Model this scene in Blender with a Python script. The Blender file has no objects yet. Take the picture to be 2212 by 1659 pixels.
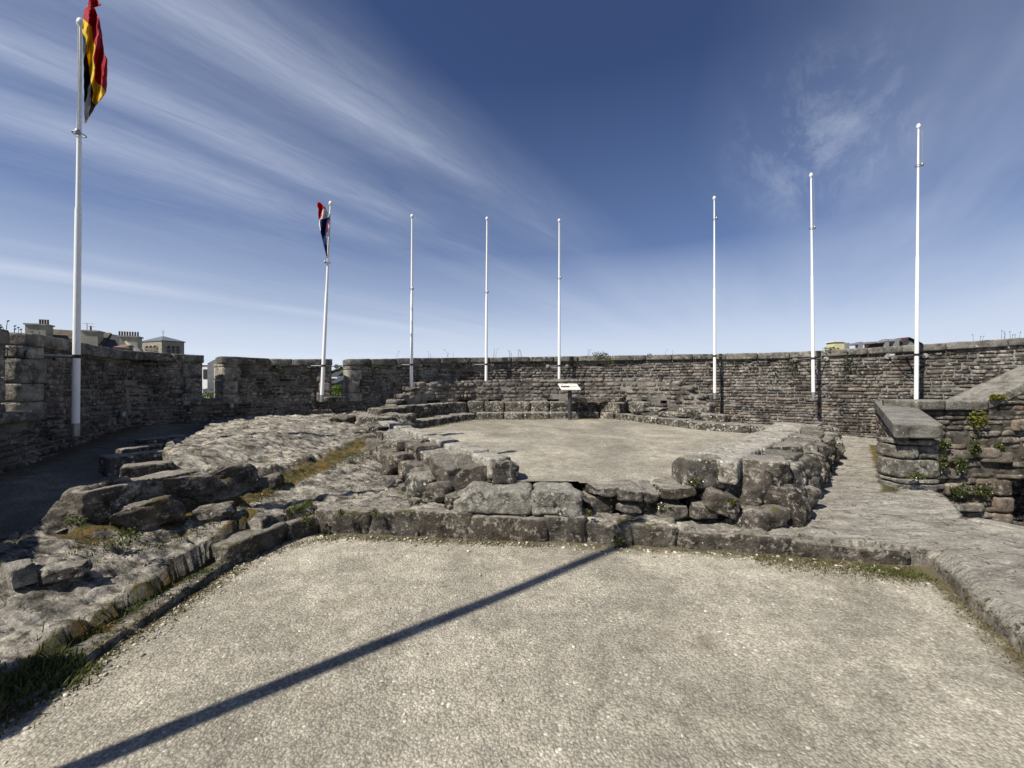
import bpy, bmesh, math, random
import numpy as np
from mathutils import Vector
random.seed(7); RS = np.random.RandomState(11)
sc = bpy.context.scene
COL = sc.collection
EYE = 1.6; FPX = 831.0; CU = 1106.0; CV = 829.5
def at(u, v, Y):
    return np.array([(u-CU)/FPX*Y, Y, EYE-(v-CV)/FPX*Y])
# ------------------------------------------------------------------ noise
def _hash(ix, iy, iz, seed):
    h = (ix.astype(np.int64)*374761393 + iy.astype(np.int64)*668265263 + iz.astype(np.int64)*2147483647 + seed*1274126177) & 0xffffffff
    h = ((h ^ (h >> 13))*1274126177) & 0xffffffff
    h = (h ^ (h >> 16)) & 0xffffffff
    return h.astype(np.float64)/4294967295.0
def vnoise(x, y, z=0.0, seed=0):
    x = np.asarray(x, float); y = np.asarray(y, float); z = np.asarray(z, float)+np.zeros_like(x)
    ix, iy, iz = np.floor(x), np.floor(y), np.floor(z)
    fx, fy, fz = x-ix, y-iy, z-iz
    fx, fy, fz = [f*f*f*(f*(f*6-15)+10) for f in (fx, fy, fz)]
    r = 0
    for a in (0, 1):
        for b in (0, 1):
            for c in (0, 1):
                r = r + _hash(ix+a, iy+b, iz+c, seed)*(fx if a else 1-fx)*(fy if b else 1-fy)*(fz if c else 1-fz)
    return r*2-1
def fbm(x, y, z=0.0, seed=0, o=4, g=.5):
    r = 0; a = 1; s = 1; n = 0
    for i in range(o):
        r = r + a*vnoise(np.asarray(x)*s, np.asarray(y)*s, np.asarray(z)*s, seed+i*17); n += a; a *= g; s *= 2.03
    return r/n
def sstep(a, b, x):
    t = np.clip((np.asarray(x, float)-a)/(b-a), 0, 1); return t*t*(3-2*t)
# ------------------------------------------------------------------ object helpers
ORG = {}
def tag(o, label=None, cat=None, group=None, kind=None):
    if label: o['label'] = label
    if cat: o['category'] = cat
    if group: o['group'] = group
    if kind: o['kind'] = kind
    return o
def thing(name, loc, label, cat, group=None):
    o = bpy.data.objects.new(name, None); o.empty_display_size = .2
    COL.objects.link(o); o.location = loc; ORG[o.name] = Vector(loc)
    return tag(o, label, cat, group)
class Acc:
    def __init__(s): s.V = []; s.F = []; s.M = []; s.C = []; s.n = 0; s.D = []; s.S = []
    def add(s, v, f, mat=0, col=(1, 1, 1), sm=True):
        v = np.asarray(v, float); s.V.append(v)
        f = f.tolist() if hasattr(f, 'tolist') else f
        n = s.n
        s.F.extend([[i+n for i in q] for q in f]); s.M.extend([mat]*len(f)); s.S.extend([sm]*len(f)); s.n += len(v)
        c = np.asarray(col, float)
        s.C.append(np.tile(c, (len(v), 1)) if c.ndim == 1 else c)
    def flush(s):
        G = {}
        for r in s.D: G.setdefault(r[1], []).append(r)
        for (fr, o, rg), L_ in G.items():
            P = np.vstack([r[2] for r in L_])
            d = fbm(P[:, 0]*fr, P[:, 1]*fr, P[:, 2]*fr, 3, o)
            if rg: d = d-rg*np.abs(fbm(P[:, 0]*fr*.7, P[:, 1]*fr*.7, P[:, 2]*fr*1.6, 9, 3))-rg*.45*np.abs(fbm(P[:, 0]*fr*2.3, P[:, 1]*fr*2.3, P[:, 2]*fr*3.2, 19, 2))
            k = 0
            for i, _, p, q, nn, amp, ax, c in L_:
                m = len(p); s.V[i] = (q+nn*(d[k:k+m]*amp)[:, None])@ax+c; k += m
        s.D = []
    def build(s, name, mats, parent=None, smooth=True):
        org = ORG[parent.name] if parent else Vector((0, 0, 0))
        s.flush(); V = np.vstack(s.V)-np.array(org)
        me = bpy.data.meshes.new(name); me.from_pydata(V.tolist(), [], s.F)
        if not isinstance(mats, (list, tuple)): mats = [mats]
        for m in mats: me.materials.append(m)
        me.polygons.foreach_set('material_index', s.M)
        me.polygons.foreach_set('use_smooth', s.S if smooth else [False]*len(s.F))
        C = np.vstack(s.C); ca = me.color_attributes.new('tint', 'FLOAT_COLOR', 'POINT')
        ca.data.foreach_set('color', np.hstack([C, np.ones((len(C), 1))]).ravel())
        me.update(); o = bpy.data.objects.new(name, me); COL.objects.link(o)
        if parent: o.parent = parent
        ORG[o.name] = org
        return o
def tmpl(n):
    bm = bmesh.new(); bmesh.ops.create_cube(bm, size=1)
    if n: bmesh.ops.subdivide_edges(bm, edges=bm.edges[:], cuts=n, use_grid_fill=True)
    bm.verts.ensure_lookup_table()
    V = np.array([v.co[:] for v in bm.verts]); F = np.array([[v.index for v in f.verts] for f in bm.faces]); bm.free()
    return V, F
TM = {n: tmpl(n) for n in (0, 1, 2, 3, 5, 8, 12, 20)}
def axes(t, up=(0, 0, 1)):
    t = np.array([t[0], t[1], t[2] if len(t) > 2 else 0.], float); t /= np.linalg.norm(t)
    up = np.array(up, float); n = np.cross(up, t); n /= np.linalg.norm(n); u = np.cross(t, n)
    return np.array([t, n, u])
def stone(acc, c, ax, size, k=8, amp=.012, freq=6, n=3, col=(1, 1, 1), mat=0, pinch=0.0, ridge=0.0, cuts=0):
    V, F = TM[n]
    p = V*2
    L = (np.abs(p)**k).sum(1)**(1/k); q = p/L[:, None]
    q = q*np.array(size)/2
    if pinch:
        w = 1-pinch*(q[:, 2:3]/size[2]+.5); q[:, :2] *= w
    rs_ = np.random.RandomState(int(abs(c[0]*7919+c[1]*104729+c[2]*1299709)*10) % 2**31); sd = rs_.rand(3)*50
    for _ in range(cuts):
        nrm = rs_.normal(size=3)*np.array([1, 1, .8]); nrm /= np.linalg.norm(nrm); dd = q@nrm; lim = dd.max()*rs_.uniform(.62, .9)
        q = q-np.maximum(dd-lim, 0)[:, None]*nrm
    q = q.astype(float)
    if amp:
        nn = p/np.linalg.norm(p, axis=1)[:, None]
        acc.D.append((len(acc.V), (freq, 5 if n > 4 else 2, ridge), q+sd, q, nn, amp, np.asarray(ax), np.asarray(c, float)))
    acc.add(q@np.asarray(ax)+np.asarray(c), F, mat, col)
def box(acc, lo, hi, mat=0, col=(1, 1, 1)):
    V, F = TM[0]
    lo = np.array(lo, float); hi = np.array(hi, float)
    acc.add((V+.5)*(hi-lo)+lo, F, mat, col, False)
def hexa(acc, p, mat=0, col=(1, 1, 1)):   # p: 8 points, bottom 4 ccw then top 4
    acc.add(p, [[0, 3, 2, 1], [4, 5, 6, 7], [0, 1, 5, 4], [1, 2, 6, 5], [2, 3, 7, 6], [3, 0, 4, 7]], mat, col, False)
def tube(acc, pts, r, seg=14, mat=0, col=(1, 1, 1), cap=True):
    pts = [np.array(p, float) for p in pts]; m = len(pts)
    if not hasattr(r, '__len__'): r = [r]*m
    V = []; F = []
    for i, p in enumerate(pts):
        t = pts[min(i+1, m-1)]-pts[max(i-1, 0)]; t /= (np.linalg.norm(t)+1e-9)
        a = np.cross(t, [0, 1, 0] if abs(t[1]) < .9 else [1, 0, 0]); a /= np.linalg.norm(a); b = np.cross(t, a)
        for j in range(seg):
            an = 2*math.pi*j/seg; V.append(p+r[i]*(a*math.cos(an)+b*math.sin(an)))
    for i in range(m-1):
        for j in range(seg):
            F.append([i*seg+j, i*seg+(j+1) % seg, (i+1)*seg+(j+1) % seg, (i+1)*seg+j])
    if cap:
        for o_, rev in ((0, True), ((m-1)*seg, False)):
            k = len(V); V += [V[o_+j] for j in range(seg)]; f = list(range(k, k+seg)); F.append(f[::-1] if rev else f)
    acc.add(V, F, mat, col)
def ring(acc, c, R, r, ax, seg=20, s2=8, mat=0, col=(1, 1, 1)):
    V = []; F = []; a, b, n = [np.array(q, float) for q in ax]
    for i in range(seg):
        A = 2*math.pi*i/seg; d = a*math.cos(A)+b*math.sin(A)
        for j in range(s2):
            B = 2*math.pi*j/s2; V.append(np.array(c)+d*(R+r*math.cos(B))+n*r*math.sin(B))
    for i in range(seg):
        for j in range(s2): F.append([i*s2+j, ((i+1) % seg)*s2+j, ((i+1) % seg)*s2+(j+1) % s2, i*s2+(j+1) % s2])
    acc.add(V, F, mat, col)
def rc(lo=.7, hi=1.3, warm=.06):
    b = random.uniform(lo, hi); w = random.uniform(-warm, warm); return (b*(1+w), b, b*(1-w))
# ------------------------------------------------------------------ materials
class NT:
    def __init__(s, name):
        s.m = bpy.data.materials.new(name); s.m.use_nodes = True; s.t = s.m.node_tree; s.t.nodes.clear()
        s.out = s.t.nodes.new('ShaderNodeOutputMaterial'); s.b = s.t.nodes.new('ShaderNodeBsdfPrincipled')
        s.t.links.new(s.b.outputs[0], s.out.inputs[0]); s.b.inputs['Specular IOR Level'].default_value = .25
        s.pos = s.t.nodes.new('ShaderNodeNewGeometry').outputs['Position']
    def n(s, t, **k):
        o = s.t.nodes.new(t)
        for a, b in k.items(): setattr(o, a, b)
        return o
    def l(s, a, b): s.t.links.new(a, b)
    def val(s, sock, v):
        if hasattr(v, 'is_output') or isinstance(v, bpy.types.NodeSocket): s.l(v, sock)
        else: sock.default_value = v
    def map(s, scale=(1, 1, 1), rot=(0, 0, 0), src=None):
        m = s.n('ShaderNodeMapping'); m.inputs['Scale'].default_value = scale; m.inputs['Rotation'].default_value = rot
        s.l(src or s.pos, m.inputs[0]); return m.outputs[0]
    def noise(s, sc, det=4, rough=.55, dist=0, src=None):
        o = s.n('ShaderNodeTexNoise'); s.l(src or s.pos, o.inputs['Vector'])
        o.inputs['Scale'].default_value = sc; o.inputs['Detail'].default_value = det; o.inputs['Roughness'].default_value = rough
        o.inputs['Distortion'].default_value = dist; return o.outputs[0]
    def voro(s, sc, feat='F1', src=None, rnd=1):
        o = s.n('ShaderNodeTexVoronoi', feature=feat); s.l(src or s.pos, o.inputs['Vector']); o.inputs['Scale'].default_value = sc
        o.inputs['Randomness'].default_value = rnd
        return o
    def ramp(s, f, stops):
        o = s.n('ShaderNodeValToRGB'); s.l(f, o.inputs[0]); e = o.color_ramp.elements
        while len(e) < len(stops): e.new(.5)
        for i, (p, c) in enumerate(stops):
            e[i].position = p; e[i].color = (c, c, c, 1) if not hasattr(c, '__len__') else (*c, 1)
        return o.outputs[0]
    def mix(s, f, a, b, mode='MIX'):
        o = s.n('ShaderNodeMix', data_type='RGBA', blend_type=mode)
        s.val(o.inputs[0], f); s.val(o.inputs[6], a if not isinstance(a, tuple) else (*a, 1)); s.val(o.inputs[7], b if not isinstance(b, tuple) else (*b, 1))
        return o.outputs[2]
    def math(s, op, a, b=0.0):
        o = s.n('ShaderNodeMath', operation=op); s.val(o.inputs[0], a); s.val(o.inputs[1], b); return o.outputs[0]
    def attr(s, name): return s.n('ShaderNodeAttribute', attribute_name=name).outputs
    def bump(s, h, strength=.5, dist=.01, nrm=None):
        o = s.n('ShaderNodeBump'); o.inputs['Strength'].default_value = strength; o.inputs['Distance'].default_value = dist
        s.l(h, o.inputs['Height'])
        if nrm: s.l(nrm, o.inputs['Normal'])
        return o.outputs[0]
    def done(s, col, rough=.9, nrm=None):
        s.val(s.b.inputs['Base Color'], col if not isinstance(col, tuple) else (*col, 1))
        s.val(s.b.inputs['Roughness'], rough)
        if nrm: s.l(nrm, s.b.inputs['Normal'])
        return s.m
def stone_mat(name, dark, mid, pale, lichen=.5, spots=.5, spotcol=(.52, .5, .45), moss=0., scale=1., bump=.6, top=0.):
    t = NT(name)
    c = t.ramp(t.noise(6*scale, 8, .66), [(.34, dark), (.52, mid), (.72, tuple(m*1.35 for m in mid))])
    c = t.mix(1, c, t.attr('tint')[0], 'MULTIPLY')
    c = t.mix(1, c, t.ramp(t.noise(2.6*scale, 5, .6, .5), [(.33, .5), (.5, .95), (.68, 1.3)]), 'MULTIPLY')
    lm = t.ramp(t.math('ADD', t.math('MULTIPLY', t.noise(15*scale, 8, .72, .4), .7), t.math('MULTIPLY', t.noise(3.4*scale, 4, .6), .3)), [(.59-.13*lichen, 0), (.66-.12*lichen, 1)])
    c = t.mix(lm, c, pale)
    v = t.voro(10*scale, src=t.map((1, 1, 1)))
    warp = t.math('ADD', v.outputs['Distance'], t.math('MULTIPLY', t.noise(26*scale, 3), .22))
    rnd = t.n('ShaderNodeSeparateColor'); t.l(v.outputs['Color'], rnd.inputs[0])
    th = t.math('MULTIPLY', t.math('SUBTRACT', rnd.outputs[0], 1-spots), .55)
    sp = t.math('LESS_THAN', t.math('SUBTRACT', warp, .10), th)
    c = t.mix(t.math('MULTIPLY', sp, .85), c, spotcol)
    g = t.ramp(t.noise(70, 4, .7), [(.3, .55), (.7, 1.35)])
    c = t.mix(1, c, g, 'MULTIPLY')
    if top:  # tops paled, sides left dark: wear, lichen and shade contrast in the colour
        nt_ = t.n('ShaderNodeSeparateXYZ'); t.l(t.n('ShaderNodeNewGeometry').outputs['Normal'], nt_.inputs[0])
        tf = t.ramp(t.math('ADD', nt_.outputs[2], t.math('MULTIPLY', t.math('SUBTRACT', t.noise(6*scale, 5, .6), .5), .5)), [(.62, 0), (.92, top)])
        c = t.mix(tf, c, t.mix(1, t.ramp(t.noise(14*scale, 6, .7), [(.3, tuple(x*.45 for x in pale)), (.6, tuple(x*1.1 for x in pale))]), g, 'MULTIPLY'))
    if moss:
        nz = t.n('ShaderNodeSeparateXYZ'); t.l(t.n('ShaderNodeNewGeometry').outputs['Normal'], nz.inputs[0])
        up = t.ramp(nz.outputs[2], [(.2, 0), (.8, 1)])
        mm = t.ramp(t.noise(4, 5, .6), [(.62-.2*moss, 0), (.72-.2*moss, 1)])
        c = t.mix(t.math('MULTIPLY', mm, t.math('ADD', t.math('MULTIPLY', up, .6), .25)), c, t.mix(t.noise(11, 2), (.10, .062, .012), (.05, .06, .012)))
    h = t.math('ADD', t.math('MULTIPLY', t.noise(18, 6, .65), 1.0), t.math('MULTIPLY', t.noise(70, 4, .6), .35))
    return t.done(c, .92, t.bump(h, bump, .03))
M = {}
M['wall'] = stone_mat('wall_stone', (.034, .030, .026), (.125, .110, .094), (.34, .315, .27), .58, .30, (.38, .36, .32))
M['inner'] = stone_mat('inner_wall_stone', (.048, .042, .036), (.135, .118, .10), (.31, .285, .245), .55, .35, (.42, .4, .35))
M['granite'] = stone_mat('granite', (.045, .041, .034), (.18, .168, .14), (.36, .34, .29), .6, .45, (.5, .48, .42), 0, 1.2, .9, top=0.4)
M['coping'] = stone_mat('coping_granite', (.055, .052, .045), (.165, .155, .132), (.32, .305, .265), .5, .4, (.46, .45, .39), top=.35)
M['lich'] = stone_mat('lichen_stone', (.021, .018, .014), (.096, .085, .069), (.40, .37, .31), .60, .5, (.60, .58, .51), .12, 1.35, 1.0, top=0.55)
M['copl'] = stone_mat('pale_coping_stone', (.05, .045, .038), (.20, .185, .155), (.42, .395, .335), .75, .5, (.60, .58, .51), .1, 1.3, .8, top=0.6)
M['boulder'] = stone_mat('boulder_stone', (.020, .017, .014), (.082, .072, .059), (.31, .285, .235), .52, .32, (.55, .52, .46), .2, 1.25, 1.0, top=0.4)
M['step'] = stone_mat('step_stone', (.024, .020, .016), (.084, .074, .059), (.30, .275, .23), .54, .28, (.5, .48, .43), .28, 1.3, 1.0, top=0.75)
M['rubble'] = stone_mat('rubble_stone', (.05, .041, .033), (.165, .138, .108), (.33, .30, .25), .5, .25, (.45, .42, .36))
t = NT('mortar'); M['mortar'] = t.done(t.mix(1, t.ramp(t.noise(1.6, 6, .6), [(.38, (.05, .045, .038)), (.62, (.26, .24, .205))]), t.ramp(t.noise(40, 4), [(.3, .6), (.7, 1.3)]), 'MULTIPLY'), .95, t.bump(t.noise(50, 4), .5, .02))
t = NT('dark_mortar'); M['dmortar'] = t.done(t.ramp(t.noise(5, 6, .6), [(.38, (.03, .026, .02)), (.65, (.13, .115, .09))]), .95, t.bump(t.noise(50, 4), .5, .02))
def gravel(name, k=1., dirt=.2):
    t = NT(name)
    warp = t.n('ShaderNodeVectorMath', operation='ADD'); nz = t.n('ShaderNodeTexNoise'); t.l(t.pos, nz.inputs['Vector']); nz.inputs['Scale'].default_value = 30
    sc_ = t.n('ShaderNodeVectorMath', operation='SCALE'); t.l(nz.outputs['Color'], sc_.inputs[0]); sc_.inputs['Scale'].default_value = .02
    t.l(t.pos, warp.inputs[0]); t.l(sc_.outputs[0], warp.inputs[1]); P = warp.outputs[0]
    v = t.voro(72, src=P); v2 = t.voro(150, src=P)
    sep = t.n('ShaderNodeSeparateColor'); t.l(v.outputs['Color'], sep.inputs[0])
    sep2 = t.n('ShaderNodeSeparateColor'); t.l(v2.outputs['Color'], sep2.inputs[0])
    c = t.ramp(sep.outputs[0], [(0, (.23*k, .21*k, .172*k)), (.45, (.31*k, .285*k, .232*k)), (.86, (.385*k, .355*k, .295*k)), (.97, (.44*k, .41*k, .35*k)), (1, (.70*k, .67*k, .60*k))])
    c2 = t.ramp(sep2.outputs[0], [(0, (.21*k, .19*k, .155*k)), (1, (.43*k, .395*k, .325*k))])
    c = t.mix(t.ramp(t.noise(2.3, 5, .6), [(.35, .15), (.65, .75)]), c, c2)
    c = t.mix(1, c, t.ramp(t.noise(.9, 7, .62, .6), [(.32, .66), (.5, .93), (.66, 1.28)]), 'MULTIPLY')
    c = t.mix(1, c, t.ramp(t.noise(7, 6, .65), [(.3, .72), (.66, 1.18)]), 'MULTIPLY')
    gap = t.ramp(v.outputs['Distance'], [(.35, 1.0), (.75, .62)])
    c = t.mix(1, c, gap, 'MULTIPLY')
    d = t.ramp(t.noise(1.3, 6, .65), [(.60-.15*dirt, 0), (.78, .75)])
    c = t.mix(d, c, (.145*k, .118*k, .082*k))
    if True:
        ms = t.attr('tint'); sp = t.n('ShaderNodeSeparateColor'); t.l(ms[0], sp.inputs[0])
        e = t.ramp(t.math('SUBTRACT', sp.outputs[0], t.math('MULTIPLY', t.noise(9, 5, .6), 1.0)), [(.0, 0), (.35, .85)])
        c = t.mix(e, c, t.mix(t.noise(14, 3), (.12, .088, .045), (.055, .052, .02)))
    h = t.math('SUBTRACT', 1, v.outputs['Distance']); h2 = t.math('MULTIPLY', t.math('SUBTRACT', 1, v2.outputs['Distance']), .35)
    c = t.mix(1, c, (1.0, 1.0, .955), 'MULTIPLY')
    return t.done(c, .92, t.bump(t.math('ADD', t.math('ADD', h, h2), t.math('MULTIPLY', t.noise(16, 4), .9)), .5, .012))
M['gravel'] = gravel('gravel', 1.22, .2); M['gravel2'] = gravel('upper_gravel', 1.15, .4); M['gravel3'] = gravel('path_gravel', .6, .9)
def rockpave():
    t = NT('schist')
    st = t.map((3.6, 13, 13), (0, 0, .12)); w = t.noise(1.0, 9, .72, .45, st)
    c = t.ramp(w, [(.34, (.055, .047, .038)), (.43, (.21, .19, .153)), (.52, (.46, .42, .345)), (.68, (.68, .63, .52))])
    b = t.ramp(t.noise(.9, 6, .6, .4), [(.34, .55), (.62, 1.15)])
    c = t.mix(1, c, b, 'MULTIPLY')
    sepx = t.n('ShaderNodeSeparateColor'); t.l(t.attr('tint')[0], sepx.inputs[0])
    # tint.r = moss, tint.g = smooth worn paving
    worn = t.ramp(t.noise(2.5, 6, .6, .8, t.map((1, 3.2, 1), (0, 0, .1))), [(.3, (.22, .205, .17)), (.55, (.44, .41, .34)), (.75, (.58, .54, .455))])
    c = t.mix(t.math('MULTIPLY', sepx.outputs[1], .75), c, worn)
    lm = t.ramp(t.noise(15, 7, .7, .3), [(.56, 0), (.64, .8)]); c = t.mix(lm, c, (.53, .50, .43))
    b2 = t.ramp(t.noise(3.4, 6, .65, .8, t.map((1, 2.4, 1), (0, 0, .15))), [(.36, .42), (.52, 1.0), (.7, 1.2)]); c = t.mix(t.math('SUBTRACT', 1.0, t.math('MULTIPLY', sepx.outputs[1], .6)), c, t.mix(1, c, b2, 'MULTIPLY'))
    dk = t.ramp(t.noise(13, 7, .72, .5), [(.36, .9), (.44, 0)]); c = t.mix(dk, c, (.055, .048, .040))
    c = t.mix(1, c, t.ramp(t.noise(60, 4, .7), [(.3, .6), (.7, 1.3)]), 'MULTIPLY')
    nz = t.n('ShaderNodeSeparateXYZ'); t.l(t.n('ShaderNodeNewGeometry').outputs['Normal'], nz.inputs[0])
    c = t.mix(t.ramp(t.math('ADD', nz.outputs[2], t.math('MULTIPLY', t.math('SUBTRACT', t.noise(8, 5, .6), .5), .5)), [(.45, .8), (.78, 0)]), c, t.mix(1, c, (.34, .32, .29), 'MULTIPLY'))  # steep faces darkened: dark lichen plus shade contrast put into the colour
    mo = t.ramp(t.math('MULTIPLY', t.ramp(nz.outputs[2], [(.55, 0), (.85, 1)]), t.math('SUBTRACT', t.math('ADD', sepx.outputs[0], .18), t.math('MULTIPLY', t.noise(5, 6, .65), .85))), [(.0, 0), (.25, .9)])
    c = t.mix(mo, c, t.mix(t.ramp(t.noise(7, 3), [(.4, 0), (.6, 1)]), (.15, .088, .014), (.055, .062, .014)))
    h = t.math('ADD', t.math('MULTIPLY', w, 2.2), t.math('MULTIPLY', t.noise(32, 6, .65), .8))
    return t.done(c, .92, t.bump(h, 1.0, .03))
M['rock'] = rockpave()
def flat(name, col, rough=.6, var=.12, metal=0, sc=20, bump=0.):
    t = NT(name); c = t.mix(1, col, t.ramp(t.noise(sc, 5, .6), [(.3, 1-var), (.7, 1+var)]), 'MULTIPLY'); t.b.inputs['Metallic'].default_value = metal
    return t.done(c, rough, t.bump(t.noise(sc*2, 4), bump, .01) if bump else None)
t = NT('white_paint')
st = t.noise(6, 7, .7, .2, t.map((3, 3, .8))); c = t.ramp(st, [(.30, (.74, .74, .71)), (.56, (.84, .84, .82)), (.66, (.74, .73, .70))])
ch = t.ramp(t.noise(26, 6, .78, .6, t.map((1.4, 1.4, .45))), [(.655, 0), (.68, .75)]); c = t.mix(ch, c, (.22, .20, .17)); M['white'] = t.done(c, .42)
M['plate'] = flat('pale_plate', (.26, .25, .23), .6, .3, 0, 12); M['zinc'] = flat('zinc', (.32, .32, .31), .5, .2, .6); M['black'] = flat('black_band', (.02, .02, .022), .5)
M['anth'] = flat('anthracite_paint', (.045, .047, .053), .45, .25); M['panel'] = flat('panel_cream', (.78, .76, .68), .35, .04)
M['print'] = flat('print_brown', (.10, .075, .06), .4, .5, 0, 40); M['ink'] = flat('ink_grey', (.34, .33, .30), .5); M['dink'] = flat('ink_dark', (.1, .1, .1), .5)
for n_, c_ in (('fred', (.52, .014, .025)), ('fyel', (.88, .62, .03)), ('fblk', (.014, .017, .022)), ('fblue', (.012, .03, .13)), ('fwhite', (.72, .72, .72))):
    t = NT(n_.replace('f', 'flag_', 1)); t.done(t.mix(1, c_, t.ramp(t.noise(12, 3), [(.3, .8), (.7, 1.15)]), 'MULTIPLY'), .7, t.bump(t.noise(14, 3, .5, .5, t.map((1.5, 1.5, .5))), .5, .05)); M[n_] = t.m
    tr = t.n('ShaderNodeBsdfTranslucent'); tr.inputs[0].default_value = (*c_, 1); mx = t.n('ShaderNodeMixShader'); mx.inputs[0].default_value = .42
    t.l(t.b.outputs[0], mx.inputs[1]); t.l(tr.outputs[0], mx.inputs[2]); t.l(mx.outputs[0], t.out.inputs[0])
M['render'] = flat('old_render', (.33, .305, .25), .9, .25, 0, 1.2, .3); M['slate'] = flat('slate_roof', (.055, .056, .062), .6, .3, 0, 3, .4)
M['brownroof'] = flat('brown_roof', (.10, .085, .06), .8, .4, 0, 2, .4); M['pot'] = flat('clay_pot', (.10, .07, .055), .8)
M['leadroof'] = flat('lead_roof', (.12, .13, .15), .5, .1, 0, 2); M['tower'] = flat('tower_stone', (.28, .255, .2), .9, .3, 0, 2.5, .4)
M['louvre'] = flat('louvre', (.03, .03, .035), .7); M['metal'] = flat('grey_metal', (.3, .3, .3), .5, .2, .3)
M['whitewall'] = flat('white_render', (.75, .75, .73), .8, .05, 0, 2); M['wine'] = flat('wine_red_board', (.055, .026, .024), .6)
M['yellow'] = flat('pale_yellow', (.60, .56, .32), .7, .08); M['red_tile'] = flat('red_tile', (.19, .13, .11), .8)
M['field'] = flat('field_ground', (.07, .08, .04), .95, .4, 0, .05); M['hill'] = flat('hill_green', (.05, .065, .04), .95, .3, 0, .03)
def leafmat(name, a, b):
    t = NT(name); c = t.mix(1, t.mix(t.ramp(t.noise(5, 3), [(.4, 0), (.6, 1)]), a, b), t.attr('tint')[0], 'MULTIPLY')
    t.done(c, .7); tr = t.n('ShaderNodeBsdfTranslucent'); t.l(c, tr.inputs[0]); mx = t.n('ShaderNodeMixShader'); mx.inputs[0].default_value = .25
    t.l(t.b.outputs[0], mx.inputs[1]); t.l(tr.outputs[0], mx.inputs[2]); t.l(mx.outputs[0], t.out.inputs[0]); return t.m
M['leaf'] = leafmat('leaf', (.06, .075, .02), (.10, .11, .03)); M['bush'] = leafmat('bush_leaf', (.10, .15, .03), (.16, .21, .04))
M['dleaf'] = leafmat('dark_leaf', (.03, .045, .018), (.05, .065, .025)); M['yleaf'] = leafmat('yellow_leaf', (.11, .115, .02), (.19, .18, .025))
M['grass'] = leafmat('grass_blade', (1., 1., 1.), (1., 1., 1.)); M['bark'] = flat('bark', (.08, .06, .045), .9); M['petal'] = flat('petal', (.85, .85, .82), .6, .03)
# ------------------------------------------------------------------ world, sun, camera
SAZ = math.radians(37.3); SEL = math.radians(48)
SUN = Vector((-math.cos(SAZ)*math.cos(SEL), -math.sin(SAZ)*math.cos(SEL), math.sin(SEL)))
w = bpy.data.worlds.new('World'); sc.world = w; w.use_nodes = True; nt = w.node_tree; nt.nodes.clear()
def N(t, **k):
    o = nt.nodes.new(t)
    for a, b in k.items(): setattr(o, a, b)
    return o
L = nt.links.new
sky = N('ShaderNodeTexSky', sky_type='NISHITA'); sky.sun_disc = False; sky.sun_elevation = SEL
sky.sun_rotation = math.atan2(SUN.x, SUN.y); sky.air_density = 1.0; sky.dust_density = .6; sky.ozone_density = 2.2; sky.altitude = 50
tc = N('ShaderNodeTexCoord'); sx = N('ShaderNodeSeparateXYZ'); L(tc.outputs['Generated'], sx.inputs[0])
def Mt(op, a, b=0.0, c=None):
    o = N('ShaderNodeMath', operation=op)
    for i, q in enumerate((a, b) if c is None else (a, b, c)):
        if isinstance(q, bpy.types.NodeSocket): L(q, o.inputs[i])
        else: o.inputs[i].default_value = q
    return o.outputs[0]
zc = Mt('ADD', Mt('MAXIMUM', sx.outputs[2], 0.0), .06)
px = Mt('DIVIDE', sx.outputs[0], zc); py = Mt('DIVIDE', sx.outputs[1], zc)
cb = N('ShaderNodeCombineXYZ'); L(px, cb.inputs[0]); L(py, cb.inputs[1])
def Wn(scale, rot, sca, det=6, rough=.6, dist=.3, loc=(0, 0, 0)):
    r = N('ShaderNodeMapping'); r.inputs['Rotation'].default_value = (0, 0, rot); L(cb.outputs[0], r.inputs[0])
    m = N('ShaderNodeMapping'); m.inputs['Scale'].default_value = scale; m.inputs['Location'].default_value = loc; L(r.outputs[0], m.inputs[0])
    n = N('ShaderNodeTexNoise'); L(m.outputs[0], n.inputs['Vector']); n.inputs['Scale'].default_value = sca; n.inputs['Detail'].default_value = det
    n.inputs['Roughness'].default_value = rough; n.inputs['Distortion'].default_value = dist; return n.outputs[0]
def Wr(f, stops):
    o = N('ShaderNodeValToRGB'); L(f, o.inputs[0]); e = o.color_ramp.elements
    while len(e) < len(stops): e.new(.5)
    for i, (p, c) in enumerate(stops): e[i].position = p; e[i].color = (c, c, c, 1)
    return o.outputs[0]
TH_ = math.radians(51); CS, SN = math.cos(TH_), math.sin(TH_)
al = Mt('ADD', Mt('MULTIPLY', px, CS), Mt('MULTIPLY', py, SN)); cr = Mt('ADD', Mt('MULTIPLY', px, -SN), Mt('MULTIPLY', py, CS))
ca = N('ShaderNodeCombineXYZ'); L(al, ca.inputs[0]); L(cr, ca.inputs[1])
def An(sx_, sy_, sca, det, rough, dist, loc=(0, 0, 0)):
    m = N('ShaderNodeMapping'); m.inputs['Scale'].default_value = (sx_, sy_, 1); m.inputs['Location'].default_value = loc; L(ca.outputs[0], m.inputs[0])
    n = N('ShaderNodeTexNoise'); L(m.outputs[0], n.inputs['Vector']); n.inputs['Scale'].default_value = sca; n.inputs['Detail'].default_value = det
    n.inputs['Roughness'].default_value = rough; n.inputs['Distortion'].default_value = dist; return n.outputs[0]
wob = Mt('MULTIPLY', Mt('SUBTRACT', An(.5, .8, 1.0, 3, .5, .2), .5), .45)
cw = Mt('DIVIDE', Mt('ADD', cr, wob), 7.0)
dens = Wr(cw, [(.122, 0), (.148, .30), (.172, .70), (.197, .27), (.217, .30), (.24, .72), (.263, .32), (.288, .58), (.322, .28), (.42, .10), (.545, .12), (.583, .95), (.625, .2), (.9, .1)])
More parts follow.
